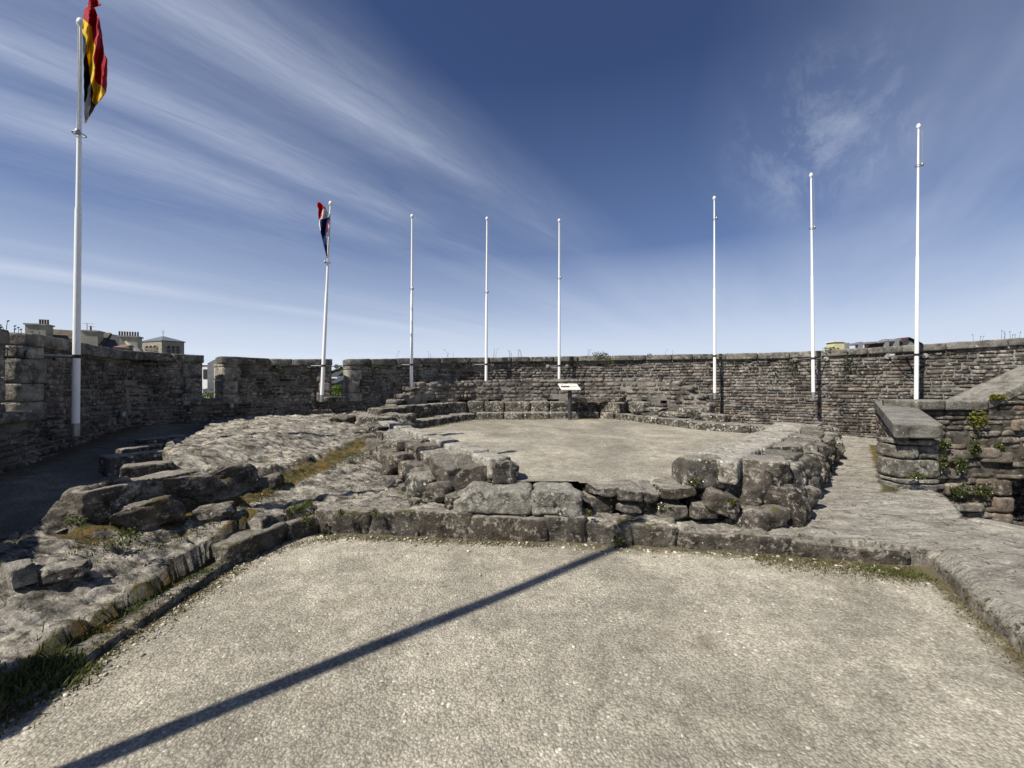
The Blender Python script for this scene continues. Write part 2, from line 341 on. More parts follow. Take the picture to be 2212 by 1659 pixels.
fade = Wr(Mt('DIVIDE', al, 4.0), [(.0, 1), (.18, .95), (.36, .42), (.62, .12), (1, .05)])
fine = Wr(An(.45, 1.5, 1.5, 9, .66, .5), [(.30, .35), (.52, .78), (.72, 1.15)])
fine2 = Wr(An(.9, 4.5, 2.2, 7, .68, .8, (3, 1, 0)), [(.30, .68), (.70, 1.12)])
fade5 = Mt('MULTIPLY', Wr(cw, [(.47, 0), (.54, 1)]), Wr(Mt('DIVIDE', al, 8.0), [(.0, .8), (.55, .45), (.95, 0)]))
fd = Mt('MAXIMUM', fade, fade5)
cl = Mt('MULTIPLY', Mt('MULTIPLY', dens, fd), Mt('MULTIPLY', fine, fine2))
wisp = Wr(An(.8, 2.0, 2.2, 9, .70, .35, (4.4, 2.3, 0)), [(.44, 0), (.74, 1)])
wm = N('ShaderNodeVectorMath', operation='DISTANCE'); L(tc.outputs['Generated'], wm.inputs[0]); wm.inputs[1].default_value = Vector((.80, 1.0, .64)).normalized()
wmask = Wr(wm.outputs['Value'], [(.02, .9), (.09, .55), (.17, 0)])
low = Wr(sx.outputs[2], [(.02, 1), (.12, .75), (.32, 0)])
lows = Wr(An(.16, 1.0, .8, 7, .62, .4, (2, 5, 0)), [(.42, 0), (.66, 1)])
rt = Mt('MULTIPLY', Wr(sx.outputs[0], [(.35, 0), (.75, 1)]), Wr(An(.4, 1.1, .9, 5, .6, .4, (7, 3, 0)), [(.42, 0), (.75, .35)]))
cl = Mt('ADD', cl, Mt('MULTIPLY', Mt('MULTIPLY', wisp, wmask), .55))
cl = Mt('ADD', cl, Mt('MULTIPLY', Mt('MULTIPLY', lows, low), .68))
cl = Mt('MINIMUM', Mt('ADD', cl, rt), .9)
hz = Wr(sx.outputs[2], [(0, .90), (.08, .66), (.17, .38), (.32, .20), (.62, .02)])
mx1 = N('ShaderNodeMix', data_type='RGBA'); L(hz, mx1.inputs[0]); tint = N('ShaderNodeMix', data_type='RGBA', blend_type='MULTIPLY'); tint.inputs[0].default_value = 1
L(sky.outputs[0], tint.inputs[6]); tint.inputs[7].default_value = (.43, .49, .70, 1)
L(tint.outputs[2], mx1.inputs[6]); mx1.inputs[7].default_value = (3.7, 5.2, 8.4, 1)
mx0 = N('ShaderNodeMix', data_type='RGBA'); L(Wr(sx.outputs[2], [(0, .95), (.06, .78), (.16, .36), (.32, 0)]), mx0.inputs[0]); L(mx1.outputs[2], mx0.inputs[6]); mx0.inputs[7].default_value = (8.0, 8.7, 9.6, 1)
mx2 = N('ShaderNodeMix', data_type='RGBA'); L(cl, mx2.inputs[0]); L(mx0.outputs[2], mx2.inputs[6]); mx2.inputs[7].default_value = (6.0, 6.7, 8.2, 1)
bg = N('ShaderNodeBackground'); bg.inputs[1].default_value = .066; L(mx2.outputs[2], bg.inputs[0])
wo = N('ShaderNodeOutputWorld'); L(bg.outputs[0], wo.inputs[0])
sl = bpy.data.lights.new('sun', 'SUN'); sl.energy = 4.2; sl.angle = math.radians(.5); sl.color = (1, .945, .86)
so = bpy.data.objects.new('sun', sl); COL.objects.link(so); so.rotation_euler = SUN.to_track_quat('Z', 'Y').to_euler(); so.location = (-20, -15, 30)
cd = bpy.data.cameras.new('camera'); cd.sensor_width = 36; cd.lens = FPX/2212*36; cd.clip_end = 6000; cd.clip_start = .05
co = bpy.data.objects.new('camera', cd); COL.objects.link(co); co.location = (0, 0, EYE); co.rotation_euler = (math.pi/2, 0, 0); sc.camera = co
sc.view_settings.view_transform = 'Standard'; sc.view_settings.look = 'None'; sc.view_settings.exposure = .6; sc.view_settings.gamma = 1
# ------------------------------------------------------------------ terrain functions
def xr(y): return np.interp(y, [2.6, 3.1, 4.15, 4.83, 7.0, 8.2, 10], [-3.75, -3.55, -3.10, -2.88, -2.68, -2.5, -2.3])
def xp(y): return np.interp(y, [0, 2.0, 2.9, 3.15, 3.4, 4.04, 4.9, 5.4, 6.5, 8], [-3.2, -3.55, -3.88, -3.8, -3.55, -3.66, -4.5, -4.95, -5.4, -6.15])
def path_h(y): return np.minimum(.42+.073*(np.asarray(y)-2.9), .76)
FRONT = [(-2.1, 4.15), (-.6, 4.0), (0, 3.96), (.74, 3.87), (1.0, 3.82), (2.57, 3.6), (3.61, 3.32)]
def yf(x): return np.interp(x, [p[0] for p in FRONT], [p[1] for p in FRONT])
def xk(y): return np.interp(y, [0, 1.6, 2.21, 3.32], [1.9, 2.62, 2.97, 3.61])
def up_z(y): return .417+.02*np.asarray(y)
PLAT = [(-.35, 4.34), (.74, 4.34), (.78, 4.26), (1.2, 4.22), (1.95, 4.16), (4.85, 6.75), (5.7, 8.05), (4.6, 8.75), (4.0, 9.7), (2.9, 11.2), (-1.4, 11.0), (-2.6, 8.95), (-2.85, 7.9)]
def inpoly(x, y, P):
    r = np.zeros(np.shape(x), bool); j = len(P)-1
    for i in range(len(P)):
        (xi, yi), (xj, yj) = P[i], P[j]
        c = ((yi > y) != (yj > y)) & (x < (xj-xi)*(y-yi)/(yj-yi+1e-12)+xi); r ^= c; j = i
    return r
def xe(y): return np.interp(y, [0, 2, 3.69, 4.02, 4.12, 4.75, 5.06, 8.7], [5.9, 5.6, 4.93, 4.72, 4.85, 5.35, 5.45, 8.9])
def cells(x, y, seed):
    ix, iy = np.floor(x), np.floor(y); d1 = np.full(x.shape, 9.); d2 = d1.copy(); idv = np.zeros(x.shape)
    for a in (-1, 0, 1):
        for b in (-1, 0, 1):
            jx, jy = ix+a, iy+b; z0 = np.zeros_like(jx); d = np.hypot(jx+_hash(jx, jy, z0, seed)-x, jy+_hash(jx, jy, z0+1, seed)-y); h = _hash(jx, jy, z0+2, seed)
            n = d < d1; d2 = np.where(n, d1, np.minimum(d2, d)); idv = np.where(n, h, idv); d1 = np.where(n, d, d1)
    return idv, d2-d1
def H(x, y, fine=True):
    x = np.asarray(x, float); y = np.asarray(y, float)
    wob = .26*fbm(x*1.5, y*1.5, 0, 5, 3)+.07*fbm(x*6, y*6, 0, 6, 3)
    T1 = np.maximum(.225+.05*(y-4.1), .16-.2*(x+2.7)+.1*(y-2.4))
    ph = path_h(y); T1 = T1+(ph-T1)*sstep(.66, .1, x-xp(y))*sstep(3.4, 2.9, y)
    T1 = T1+.03*fbm(x*1.1, y*1.3, 0, 21, 3)-.055*sstep(-3.25, -2.66, x)*sstep(3.9, 3.2, y)
    tt = (T1+.03*fbm(x*2.6, y*2.6, 0, 23, 5))/.07; st = (np.floor(tt)+sstep(.0, .25, tt-np.floor(tt)))*.07
    T1 = T1*.5+st*.5
    right = .05+.035*y+.012*fbm(x*1.2, y*1.5, 0, 31, 3)
    b = sstep(-.9, 1.0, x); z = T1*(1-b)+right*b
    T2 = .735+.022*(y-3.5)-.20*sstep(1.2, .05, np.abs(x-xr(y)-wob))*sstep(3.3, 4.6, y)+.03*fbm(x*.8, y*1.4, 0, 41, 3)
    m2 = sstep(.07, -.07, x-xr(y)-wob)*sstep(3.05, 3.25, y+wob)
    z = z*(1-m2)+T2*m2
    mp = sstep(.05, -.05, x-xp(y)-wob*.6); z = z*(1-mp)+(ph-.12)*mp
    if fine:
        rough = 1-.65*sstep(2.2, 3.4, x)
        a = fbm(x*2.0, y*6.5+x*.8, 0, 51, 5, .6); r2 = np.abs(fbm(x*2.6+3, y*7.5+x, 0, 57, 5, .6)); r3 = np.abs(fbm(x*7+3, y*17+x*2, 0, 58, 3))
        qx = x*2.1+.5*fbm(x*3, y*3, 0, 81, 3); qy = y*4.2+x*.5+.5*fbm(x*3, y*3, 0, 83, 3)
        cid, ce = cells(qx, qy, 5); z = z+rough*((cid-.5)*.055-.030*sstep(.16, 0, ce)*(cid > .25))
        z = z+rough*(.030*a-.055*r2-.022*r3+.02)+.008*rough*fbm(x*20, y*26, 0, 61, 2)
    k = (x < -2.64+wob*.4) & (y < 3.9)
    low = (x >= -2.64+wob*.4) & (x < -2.44+wob*.2) & (y < 3.75)
    z = np.where(low, .05+.03*fbm(x*6, y*3, 0, 71, 4), z)
    G = (x > -2.44+wob*.2) & (y < yf(x)+.06) & (x < xk(y)+.02+wob*.25) & (y < 4.2-.9*np.maximum(0, -(x+2.1)))
    z = np.where(G, -.14, z)
    z = np.where(inpoly(x, y, PLAT), np.minimum(z, .28), z)
    kb = sstep(.0, .16, x-xk(y)-wob*.25); z = np.where((~G) & (x > 2.2) & (y < 3.4), z*(.42+.58*kb), z)
    z = np.where(x > xe(y)+wob*.12*(y < 4.9), -2.6, z)
    return z
# rock paving
gx = np.concatenate([np.arange(-7.2, .8, .020), np.arange(.8, 9.4, .03)]); gy = np.concatenate([np.arange(-1.4, .7, .03), np.arange(.7, 7.5, .020), np.arange(7.5, 11., .03)]); X, Y = np.meshgrid(gx, gy); Z = H(X, Y)
d = X-xr(Y); moss = np.clip(1-np.abs(d-.14)/.30, 0, 1)*(Y > 3.0)*.95
moss = np.maximum(moss, .8*np.clip(1-np.abs(X+2.62)/.10, 0, 1)*(Y < 3.9))
moss = np.maximum(moss, .9*np.clip(1-np.abs(X-(xp(Y)-.1))/.25, 0, 1)*(Y < 6))
moss = np.maximum(moss, .8*np.clip(1-np.hypot((X+1.7-.45*(6-Y))/.35, (Y-5.4)/1.2), 0, 1))
moss = np.maximum(moss, .22*(X < -2.2)*(Y < 8))
moss = np.maximum(moss, .8*np.clip(1-np.abs(X-(4.98+.878*(Y-5.08)))/.22, 0, 1)*(Y > 4.9)*(Y < 8))
worn = sstep(1.6, 3.0, X)
acc = Acc(); ny, nx = X.shape; idx = np.arange(nx*ny).reshape(ny, nx)
q = np.stack([idx[:-1, :-1], idx[:-1, 1:], idx[1:, 1:], idx[1:, :-1]], -1).reshape(-1, 4)
zz = Z.ravel()[q]; keep = ~((zz <= -.13).all(1)); q = q[keep]
acc.add(np.stack([X.ravel(), Y.ravel(), Z.ravel()], 1), q, 0, np.stack([moss.ravel(), worn.ravel(), 0*moss.ravel()], 1))
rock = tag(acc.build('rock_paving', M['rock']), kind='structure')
# gravel sheets
def sheet(name, poly, zf, mat, step=.12, edge=None):
    xs = [p[0] for p in poly]; ys = [p[1] for p in poly]
    gx = np.arange(min(xs), max(xs)+step, step); gy = np.arange(min(ys), max(ys)+step, step); X, Y = np.meshgrid(gx, gy)
    Z = zf(X, Y); ny, nx = X.shape; idx = np.arange(nx*ny).reshape(ny, nx)
    q = np.stack([idx[:-1, :-1], idx[:-1, 1:], idx[1:, 1:], idx[1:, :-1]], -1).reshape(-1, 4)
    cx = X.ravel()[q].mean(1); cy = Y.ravel()[q].mean(1); q = q[inpoly(cx, cy, poly)]
    c = edge(X, Y).ravel() if edge else np.zeros(X.size)
    a = Acc(); a.add(np.stack([X.ravel(), Y.ravel(), Z.ravel()], 1), q, 0, np.stack([c, c, c], 1))
    return tag(a.build(name, mat), kind='structure')
def edge_low(X, Y):
    d = np.minimum(np.minimum(np.abs(X+2.46), np.abs(yf(X)-Y)), np.abs(xk(Y)-X))
    e = np.clip(1-d/.38, 0, 1)*.95
    return np.maximum(e, .95*np.clip(1-np.hypot((X-3.3)/.8, (Y-3.25)/.38), 0, 1))
sheet('gravel_yard', [(-2.7, -1.5), (-2.7, 3.9), (-2.2, 4.3), (0, 4.2), (1, 4.0), (2.6, 3.75), (3.75, 3.5), (2.9, 1.7), (2.0, -1.5)],
      lambda X, Y: .008*fbm(X*.8, Y*.8, 0, 3, 3), M['gravel'], .05, edge_low)
sheet('gravel_court', PLAT, lambda X, Y: up_z(Y)+.006*fbm(X*.8, Y*.8, 0, 4, 3), M['gravel2'], .06, lambda X, Y: .5*np.clip(1-np.abs(Y-10.6)/.35, 0, 1)+.55*np.clip(1-np.abs(Y-4.2)/.3, 0, 1))
sheet('gravel_path', [(-3.1, -2), (-3.15, .4), (-3.5, 2.0), (-3.82, 2.9), (-3.4, 3.3), (-3.35, 4.2), (-4.2, 5.0), (-4.7, 5.6), (-5.9, 8.2), (-7.6, 8.4), (-7.6, -2)], lambda X, Y: path_h(Y)+.015*fbm(X*2, Y*2, 0, 4, 3)+.10*sstep(.9, 0, np.abs(X-np.interp(Y, [2.5, 4.2, 7], [-4.9, -5.6, -7.0]))), M['gravel3'], .08,
      lambda X, Y: np.clip(1-np.abs(X-np.interp(Y, [2.5, 4.2, 7], [-4.9, -5.6, -7.0]))/.7, 0, 1))
acc = Acc(); R = 2600
V = [[0, 0, -7]]; F = []
for i in range(64): V.append([R*math.cos(i*math.pi/32), R*math.sin(i*math.pi/32), -7])
for i in range(64): F.append([0, 1+i, 1+(i+1) % 64])
acc.add(V, F); tag(acc.build('ground', M['field']), kind='structure')
acc = Acc(); V = []; F = []
nh = 160
for i in range(nh+1):
    a = math.radians(50+80*i/nh); r = 900
    hgt = 14+9*float(fbm(np.array([i*.07]), np.array([1.]), 0, 2, 4)[0])
    for rr, z in ((r-250, -7.5), (r, hgt*.8-4), (r+200, hgt-4), (r+500, -8)): V.append([rr*math.cos(a), rr*math.sin(a), z])
for i in range(nh):
    for j in range(3): F.append([i*4+j, i*4+j+1, (i+1)*4+j+1, (i+1)*4+j])
acc.add(V, F); tag(acc.build('hills', M['hill']), kind='structure')
# ------------------------------------------------------------------ parapet
WP = [(-3.4, -1.2, 2.15), (-3.93, .9, 2.15), (-4.35, 1.35, 2.15), (-5.1, 2.3, 2.18), (-5.58, 4.22, 2.2), (-6.2, 5.42, 2.2), (-7.0, 7.02, 2.2),
      (-6.37, 7.92, 2.2), (-5.58, 8.82, 2.18), (-4.43, 9.5, 2.22), (-4.15, 9.75, 2.235), (-2.66, 10.75, 2.325), (-.76, 11.7, 2.41), (1.47, 12.0, 2.466),
      (3.46, 11.8, 2.48), (5.57, 10.6, 2.43), (7.36, 9.4, 2.41), (8.93, 8.5, 2.47), (10.1, 7.6, 2.51), (11.2, 6.4, 2.51), (11.6, 4.5, 2.5), (11.4, 2, 2.5)]
def dense(P, sharp=(), step=.03):
    P = np.array(P, float); out = []
    for i in range(len(P)-1):
        p0, p1, p2, p3 = P[max(i-1, 0)], P[i], P[i+1], P[min(i+2, len(P)-1)]
        if i in sharp: p0 = p1
        if i+1 in sharp: p3 = p2
        m1 = (p2-p0)/2 if i not in sharp else (p2-p1); m2 = (p3-p1)/2 if i+1 not in sharp else (p2-p1)
        n = max(2, int(np.linalg.norm((p2-p1)[:2])/step))
        for k in range(n):
            t = k/n; t2 = t*t; t3 = t2*t
            out.append((2*t3-3*t2+1)*p1+(t3-2*t2+t)*m1+(-2*t3+3*t2)*p2+(t3-t2)*m2)
    out.append(P[-1]); return np.array(out)
class Path:
    def __init__(s, P, sharp=()):
        s.p = dense(P, sharp); d = np.hypot(np.diff(s.p[:, 0]), np.diff(s.p[:, 1])); s.s = np.concatenate([[0], np.cumsum(d)]); s.len = s.s[-1]
        s.u = CU+FPX*s.p[:, 0]/np.maximum(s.p[:, 1], .05)
    def at(s, q): return np.array([np.interp(q, s.s, s.p[:, i]) for i in range(s.p.shape[1])])
    def tan(s, q):
        a = s.at(max(q-.08, 0)); b = s.at(min(q+.08, s.len)); t = (b-a)[:2]; return t/np.linalg.norm(t)
    def s_u(s, u, smin=0):
        m = (s.s >= smin) & (s.p[:, 1] > .5); return float(s.s[m][np.argmin(np.abs(s.u[m]-u))])
W = Path(WP, (5, 6))
def floor_w(s):
    p = W.at(s); u = CU+FPX*p[0]/max(p[1], .3)
    return float(np.interp(u, [-2000, 0, 155, 275, 437, 580, 720, 860, 1000, 1500, 1850, 2300], [.5, .62, .72, .72, .74, .74, .66, .5, .4, .25, .3, .2]))
CREN = [(W.s[np.argmin(np.hypot(W.p[:, 0]+3.98, W.p[:, 1]-1.06))], None), (W.s_u(8), W.s_u(62)), (W.s_u(437), W.s_u(478)), (W.s_u(716), W.s_u(753))]
CREN[0] = (CREN[0][0], CREN[0][0]+.9); CREN.insert(0, (CREN[0][0]-1.35, CREN[0][0]-.5))
SILL = 1.29; TH = .62
def in_cren(s, pad=0):
    for a, b in CREN:
        if a-pad < s < b+pad: return True
    return False
def wpt(path, s, off, z):      # off: + into the yard
    p = path.at(s); t = path.tan(s); n = np.array([t[1], -t[0]]); return np.array([p[0]+n[0]*off, p[1]+n[1]*off, z])
def courses(acc, path, s0, s1, zlo, zhi, pitch, lens, depth=.14, mat=0, skip=None, off=0., pr=.011, lo=.42, hi=1.6, amp=.018, n=2, k=11, joint=.012, tintf=None, trim=None):
    zmin = min(zlo(s) for s in np.linspace(s0, s1, 30)); zmax = max(zhi(s) for s in np.linspace(s0, s1, 60))
    z = zmin; row = 0
    while z < zmax:
        h = pitch*random.uniform(.75, 1.3); s = s0-random.uniform(0, lens[0])
        while s < s1:
            l = random.uniform(*lens)*random.choice((.7, 1, 1, 1.35)); a, b = max(s, s0), min(s+l, s1); s += l
            if trim:
                for c0, c1, t0, t1 in trim:
                    if z+h > t0 and z < t1-.01 and b > c0 and a < c1:
                        if a < c0 and (c0-a) >= (b-c1): b = c0
                        elif b > c1: a = c1
                        else: b = a
            if b-a < .05: continue
            m = (a+b)/2; wv = .018*float(vnoise(np.array([m*.9]), np.array([z*2.]), 0, 8)[0])
            zc = z+h/2+wv
            if zc < zlo(m) or zc+h/2 > zhi(m)+.03: continue
            if skip and skip(a, b, zc, h): continue
            t = path.tan(m); c = wpt(path, m, off-depth/2+random.uniform(-pr, pr), zc)
            hh = h*random.uniform(.9, 1.02) if random.random() > .1 else h*random.uniform(.6, .8)
            col = np.array(rc(lo, hi, .06))
            if tintf: col = col*tintf(m, zc)
            if random.random() < .06: col = col*np.array([1.18, 1.02, .9])
            stone(acc, c, axes(t), (b-a-joint, depth, hh-joint*.8), k, amp, 9, n, col, mat)
        z += h
acc = Acc()
# mortar core
ss = sorted(set([round(x, 4) for x in np.arange(0, W.len, .09)]+[x for c in CREN for x in (c[0], c[1], c[1]+.15)]+[W.len]))
for a, b in zip(ss[:-1], ss[1:]):
    if b-a < 1e-3: continue
    m = (a+b)/2; top = (SILL-.13) if (in_cren(m) or in_cren(m-.15)) else None
    pa, pb = W.at(a), W.at(b)
    za, zb = (top, top) if top else (pa[2]-.13, pb[2]-.13)
    i0, i1, o0, o1 = [wpt(W, s, f, 0) for s, f in ((a, -.020), (b, -.020), (a, -TH), (b, -TH))]
    P = []
    for z0, z1 in ((-.3, -.3), (za, zb)):
        for p_, z_ in ((i0, z0), (i1, z1), (o1, z1), (o0, z0)): P.append([p_[0], p_[1], z_])
    hexa(acc, P, 1)
def skip_w(a, b, z, h):
    for c0, c1 in CREN:
        jl = .36
        if z+h/2 > SILL-.14 and b > c0-jl and a < c1+jl: return True
        if z+h/2 > SILL-.16 and b > c0-.1 and a < c1+.1: return True
    return False
courses(acc, W, .2, W.len-.2, lambda s: floor_w(s)-.12, lambda s: W.at(s)[2]-.15, .072, (.12, .36), n=2, trim=[z_ for c0, c1 in CREN for z_ in ((c0-.30, c1+.30, SILL-.14, 9), (c0-.16, c1+.16, SILL-.2, SILL-.1))])
par = thing('parapet_wall', (0, 6, .3), 'long curved dark stone parapet wall with three gaps, ringing the whole terrace', 'wall')
acc.build('masonry', [M['wall'], M['mortar']], par)
# outer stones not needed; jamb quoins
for c0, c1 in CREN:
    for sgn, e in ((-1, c0), (1, c1)):
        a = Acc(); z = SILL-.13; ztop = W.at(e)[2]-.15; kk = 0
        while z < ztop-.05:
            h = min(random.uniform(.2, .34), ztop-z); ln = (.34, .29)[kk % 2]
            m = e+sgn*ln/2
            tj = W.tan(m)
            if sgn > 0 and c0 < 8: cj, sj = math.cos(.26), -math.sin(.26); tj = np.array([tj[0]*cj-tj[1]*sj, tj[0]*sj+tj[1]*cj])
            stone(a, wpt(W, m, -TH/2+.012, z+h/2), axes(tj), (ln-.012, TH+.03, h-.006), 34, .009, 8, 5, rc(.9, 1.3, .04) if sgn < 0 else rc(1.3, 1.75, .05))  # sun-side jambs tinted lighter, sunlight put into their colour
            z += h; kk += 1
        a.build('jamb', M['granite'], par)
    a = Acc(); m = (c0+c1)/2
    stone(a, wpt(W, m, -TH/2+.02, SILL-.065), axes(W.tan(m)), (c1-c0+.42, TH+.1, .13), 14, .01, 6, 5, (.8, .8, .78)); a.build('sill', M['coping'], par)
# coping
seg = []; s0 = .1
for c0, c1 in CREN: seg.append((s0, c0+.02)); s0 = c1-.02
seg.append((s0, W.len-.3))
for a0, b0 in seg:
    s = a0
    while s < b0-.05:
        l = random.uniform(.45, 1.05)
        if b0-s-l < .35: l = b0-s
        m = s+l/2; p0, p1 = wpt(W, s, 0, W.at(s)[2]), wpt(W, s+l, 0, W.at(s+l)[2])
        d = p1-p0; zt = (p0[2]+p1[2])/2
        a = Acc(); ax = axes(d)
        c = (p0+p1)/2; nrm = ax[1]
        c = c-nrm*(TH/2-.03)*(1 if np.dot(nrm[:2], [W.tan(m)[1], -W.tan(m)[0]]) > 0 else -1)
        hgt = .165+random.uniform(-.012, .012)
        c[2] = zt-hgt/2+random.uniform(-.006, .006)
        stone(a, c, ax, (np.linalg.norm(d)-.005, TH+.07, hgt), 20, .012, 7, 8 if l > .6 else 5, rc(.75, 1.15, .04))
        a.build('coping_stone', M['coping'], par); s += l
# ------------------------------------------------------------------ inner ruined wall behind the benches
def pu(u, Y): return ((u-CU)/FPX*Y, Y)
IWP = [pu(856, 9.75)+(1.12,), pu(880, 10.05)+(1.30,), pu(900, 10.25)+(1.52,), pu(915, 10.4)+(1.60,), pu(1000, 11.0)+(1.66,), pu(1106, 11.3)+(1.71,), pu(1250, 11.36)+(1.73,), pu(1350, 11.1)+(1.72,), pu(1420, 10.6)+(1.71,), pu(1465, 10.2)+(1.60,), pu(1495, 9.9)+(1.36,), pu(1525, 9.6)+(1.05,)]
I = Path(IWP)
HOLES = [(I.s_u(a), I.s_u(b)) for a, b in ((858, 880), (923, 953), (990, 1018), (1055, 1084), (1183, 1208), (1387, 1397), (1425, 1439))]
HZ0, HZ1 = 1.06, 1.15
acc = Acc(); ss = sorted(set([round(x, 4) for x in np.arange(0, I.len, .2)]+[x for c in HOLES for x in c]+[I.len]))
for a, b in zip(ss[:-1], ss[1:]):
    m = (a+b)/2; hole = any(c0 <= m <= c1 for c0, c1 in HOLES); za, zb = I.at(a)[2]-.05, I.at(b)[2]-.05
    for (f0, f1, z0, z1a, z1b) in ([(-.02, -.42, .2, za, zb)] if not hole else [(-.02, -.42, HZ1, za, zb), (-.34, -.42, HZ0, HZ1, HZ1), (-.02, -.42, .2, HZ0, HZ0)]):
        P = []
        for lo_ in (True, False):
            for s_, f_, z_ in ((a, f0, z1a), (b, f0, z1b), (b, f1, z1b), (a, f1, z1a)):
                p_ = wpt(I, s_, f_, 0); P.append([p_[0], p_[1], z0 if lo_ else z_])
        hexa(acc, P, 1)
def skip_i(a, b, z, h): return any(b > c0 and a < c1 and z+h/2 > HZ0+.02 and z-h/2 < HZ1-.01 for c0, c1 in HOLES)
courses(acc, I, 0, I.len, lambda s: .5, lambda s: I.at(s)[2]-.02, .10, (.14, .34), .13, 0, skip_i, 0., .02, .6, 1.5, .016, 2, 6, .016)
s = 0
while s < I.len-.1:    # uneven rubble top
    l = random.uniform(.18, .42); m = min(s+l/2, I.len-.05)
    for f in (-.13, -.32): stone(acc, wpt(I, m, f, I.at(m)[2]-.03+random.uniform(-.02, .02)), axes(I.tan(m)), (l, .22, .12), 5, .03, 6, 3, rc(.8, 1.4))
    s += l
iw = thing('ruined_wall', (0, 11.3, .6), 'low ruined inner wall of small stones with dark slots, standing behind the stone benches', 'wall')
acc.build('masonry', [M['inner'], M['mortar']], iw)
# ------------------------------------------------------------------ benches
def stone_run(name, mat, par, P, z0f, h, depth, lens, topf=None, amp=.03, k=16, lo=.75, hi=1.25, joint=.008, n=8):
    path = Path(P, tuple(range(len(P)))); s = 0
    while s < path.len-.08:
        l = random.uniform(*lens)
        if path.len-s-l < lens[0]*.6: l = path.len-s
        p0, p1 = path.at(s), path.at(s+l); d = (p1-p0)[:2]; L_ = np.linalg.norm(d); t_ = d/L_
        nrm = np.array([-t_[1], t_[0]])        # away from the yard (left of travel)
        c2 = (p0+p1)[:2]/2+nrm*depth/2
        zb = float(z0f(c2[1])) if callable(z0f) else z0f
        hh = h*random.uniform(.93, 1.04)
        a = Acc(); stone(a, (c2[0], c2[1], zb+hh/2-.03), axes(t_), (L_-joint, depth*random.uniform(.95, 1.05), hh+.06), k, amp, 5, n, rc(lo, hi, .04)); a.build(name, mat, par); s += l
b1 = thing('stone_bench', (.8, 10.7, .62), 'lower tier of mossy stone blocks edging the back of the gravel court', 'stone bench')
stone_run('bench_stone', M['lich'], b1, [(-2.62, 7.75), (-2.12, 8.69), (-1.12, 10.56), (2.67, 10.84), (3.64, 9.31), (4.26, 8.32), (5.3, 7.75)], up_z, .165, .5, (.45, .95))
b2 = thing('stone_bench', (.8, 11.05, .8), 'upper tier of white-spotted stone blocks stepped behind the lower bench', 'stone bench')
def b2z(y): return up_z(y)+.155
stone_run('bench_stone', M['lich'], b2, [(-2.95, 8.6), (-2.55, 9.3), (-1.42, 10.98), (.6, 11.06), (2.45, 11.13), (2.95, 10.6)], b2z, .30, .42, (.4, .8), amp=.04)
# broken stones on the left end of the upper bench and on the right steps
def rockthing(name, c, size, rotz, label, cat, mat, k=4.5, amp=.06, freq=3.2, pinch=.1, group=None, n=20, ridge=.6, tilt=0., col=None, cuts=2):
    a = Acc(); base = (c[0], c[1], c[2]-size[2]/2)
    o_ = np.array(base)
    ax = axes((math.cos(rotz), math.sin(rotz), tilt)); stone(a, c, ax, size, k, amp, freq, n, col or rc(.8, 1.2, .05), 0, pinch, ridge, cuts)
    if mat is M['boulder']: a.D = [(r[0], r[1], r[2], r[3], r[4], r[5]*1.1, r[6], r[7]) for r in a.D]
    o = a.build(name, mat); me = o.data
    V = np.zeros(len(me.vertices)*3); me.vertices.foreach_get('co', V); V = V.reshape(-1, 3)-o_; me.vertices.foreach_set('co', V.ravel()); me.update(); o.location = base
    ORG[o.name] = Vector(base)
    return tag(o, label, cat, group)
for i, (u, v, Y, sz, r, lb) in enumerate([
    (1412, 884, 10.1, (.8, .5, .10), -.9, 'thin flat slab lying on the bench right of the information board, upper of two'),
    (1455, 894, 9.6, (.9, .5, .13), -.9, 'thin flat slab lying on the bench right of the information board, lower of two'),
    (1385, 880, 10.3, (.5, .45, .30), -1.0, 'broken dark stone block at the right end of the upper bench'),
    (1290, 863, 10.95, (1.9, .22, .14), 0.02, 'long lichen covered slab on top of the upper bench under the ruined wall'),
    (1500, 893, 9.35, (.7, .55, .34), -.9, 'rough stone lump below the right end of the ruined wall'),
    (1545, 905, 9.0, (.6, .5, .26), -.9, 'rough stone lump beside the right bench below the wall mounted pole')]):
    rockthing('stone_slab' if sz[2] < .15 else 'stone_block', at(u, v, Y), sz, r, lb, 'slab' if sz[2] < .15 else 'stone', M['lich'], 6, .04)
# ------------------------------------------------------------------ front step
st = thing('stone_step', (.6, 3.8, 0), 'long low step of dark mossy stone blocks along the back of the gravel yard', 'step')
for P_, h_, ln_ in (([(-2.1, 4.15), (-.6, 4.0), (.74, 3.87)], .265, (.5, .85)), ([(.745, 3.87), (1.62, 3.74)], .225, (.4, .6)), ([(1.625, 3.74), (2.6, 3.59)], .19, (.7, 1.0)), ([(2.605, 3.585), (3.5, 3.37)], .155, (.6, 1.0))):
    stone_run('step_stone', M['step'], st, P_, -.02, h_, .42, ln_, amp=.055, k=28, joint=-.03, lo=.88, hi=1.12)
stone_run('step_stone', M['step'], st, [(-2.46, 3.32), (-2.36, 3.8), (-2.08, 4.16)], -.03, .225, .42, (.45, .7), amp=.035, k=16, joint=-.01)
# two big blocks on the step, carrying the court edge
rockthing('stone_block', (-.19, 4.25, .364), (.86, .52, .265), -.03, 'big grey lichen block on the step, left of the two under the court edge', 'stone', M['granite'], 9, .05, 5, .03, cuts=1)
rockthing('stone_block', (.485, 4.215, .360), (.56, .57, .275), -.06, 'big grey lichen block on the step, right of the two, beside the dark cavity', 'stone', M['granite'], 9, .05, 5, .03, cuts=1)
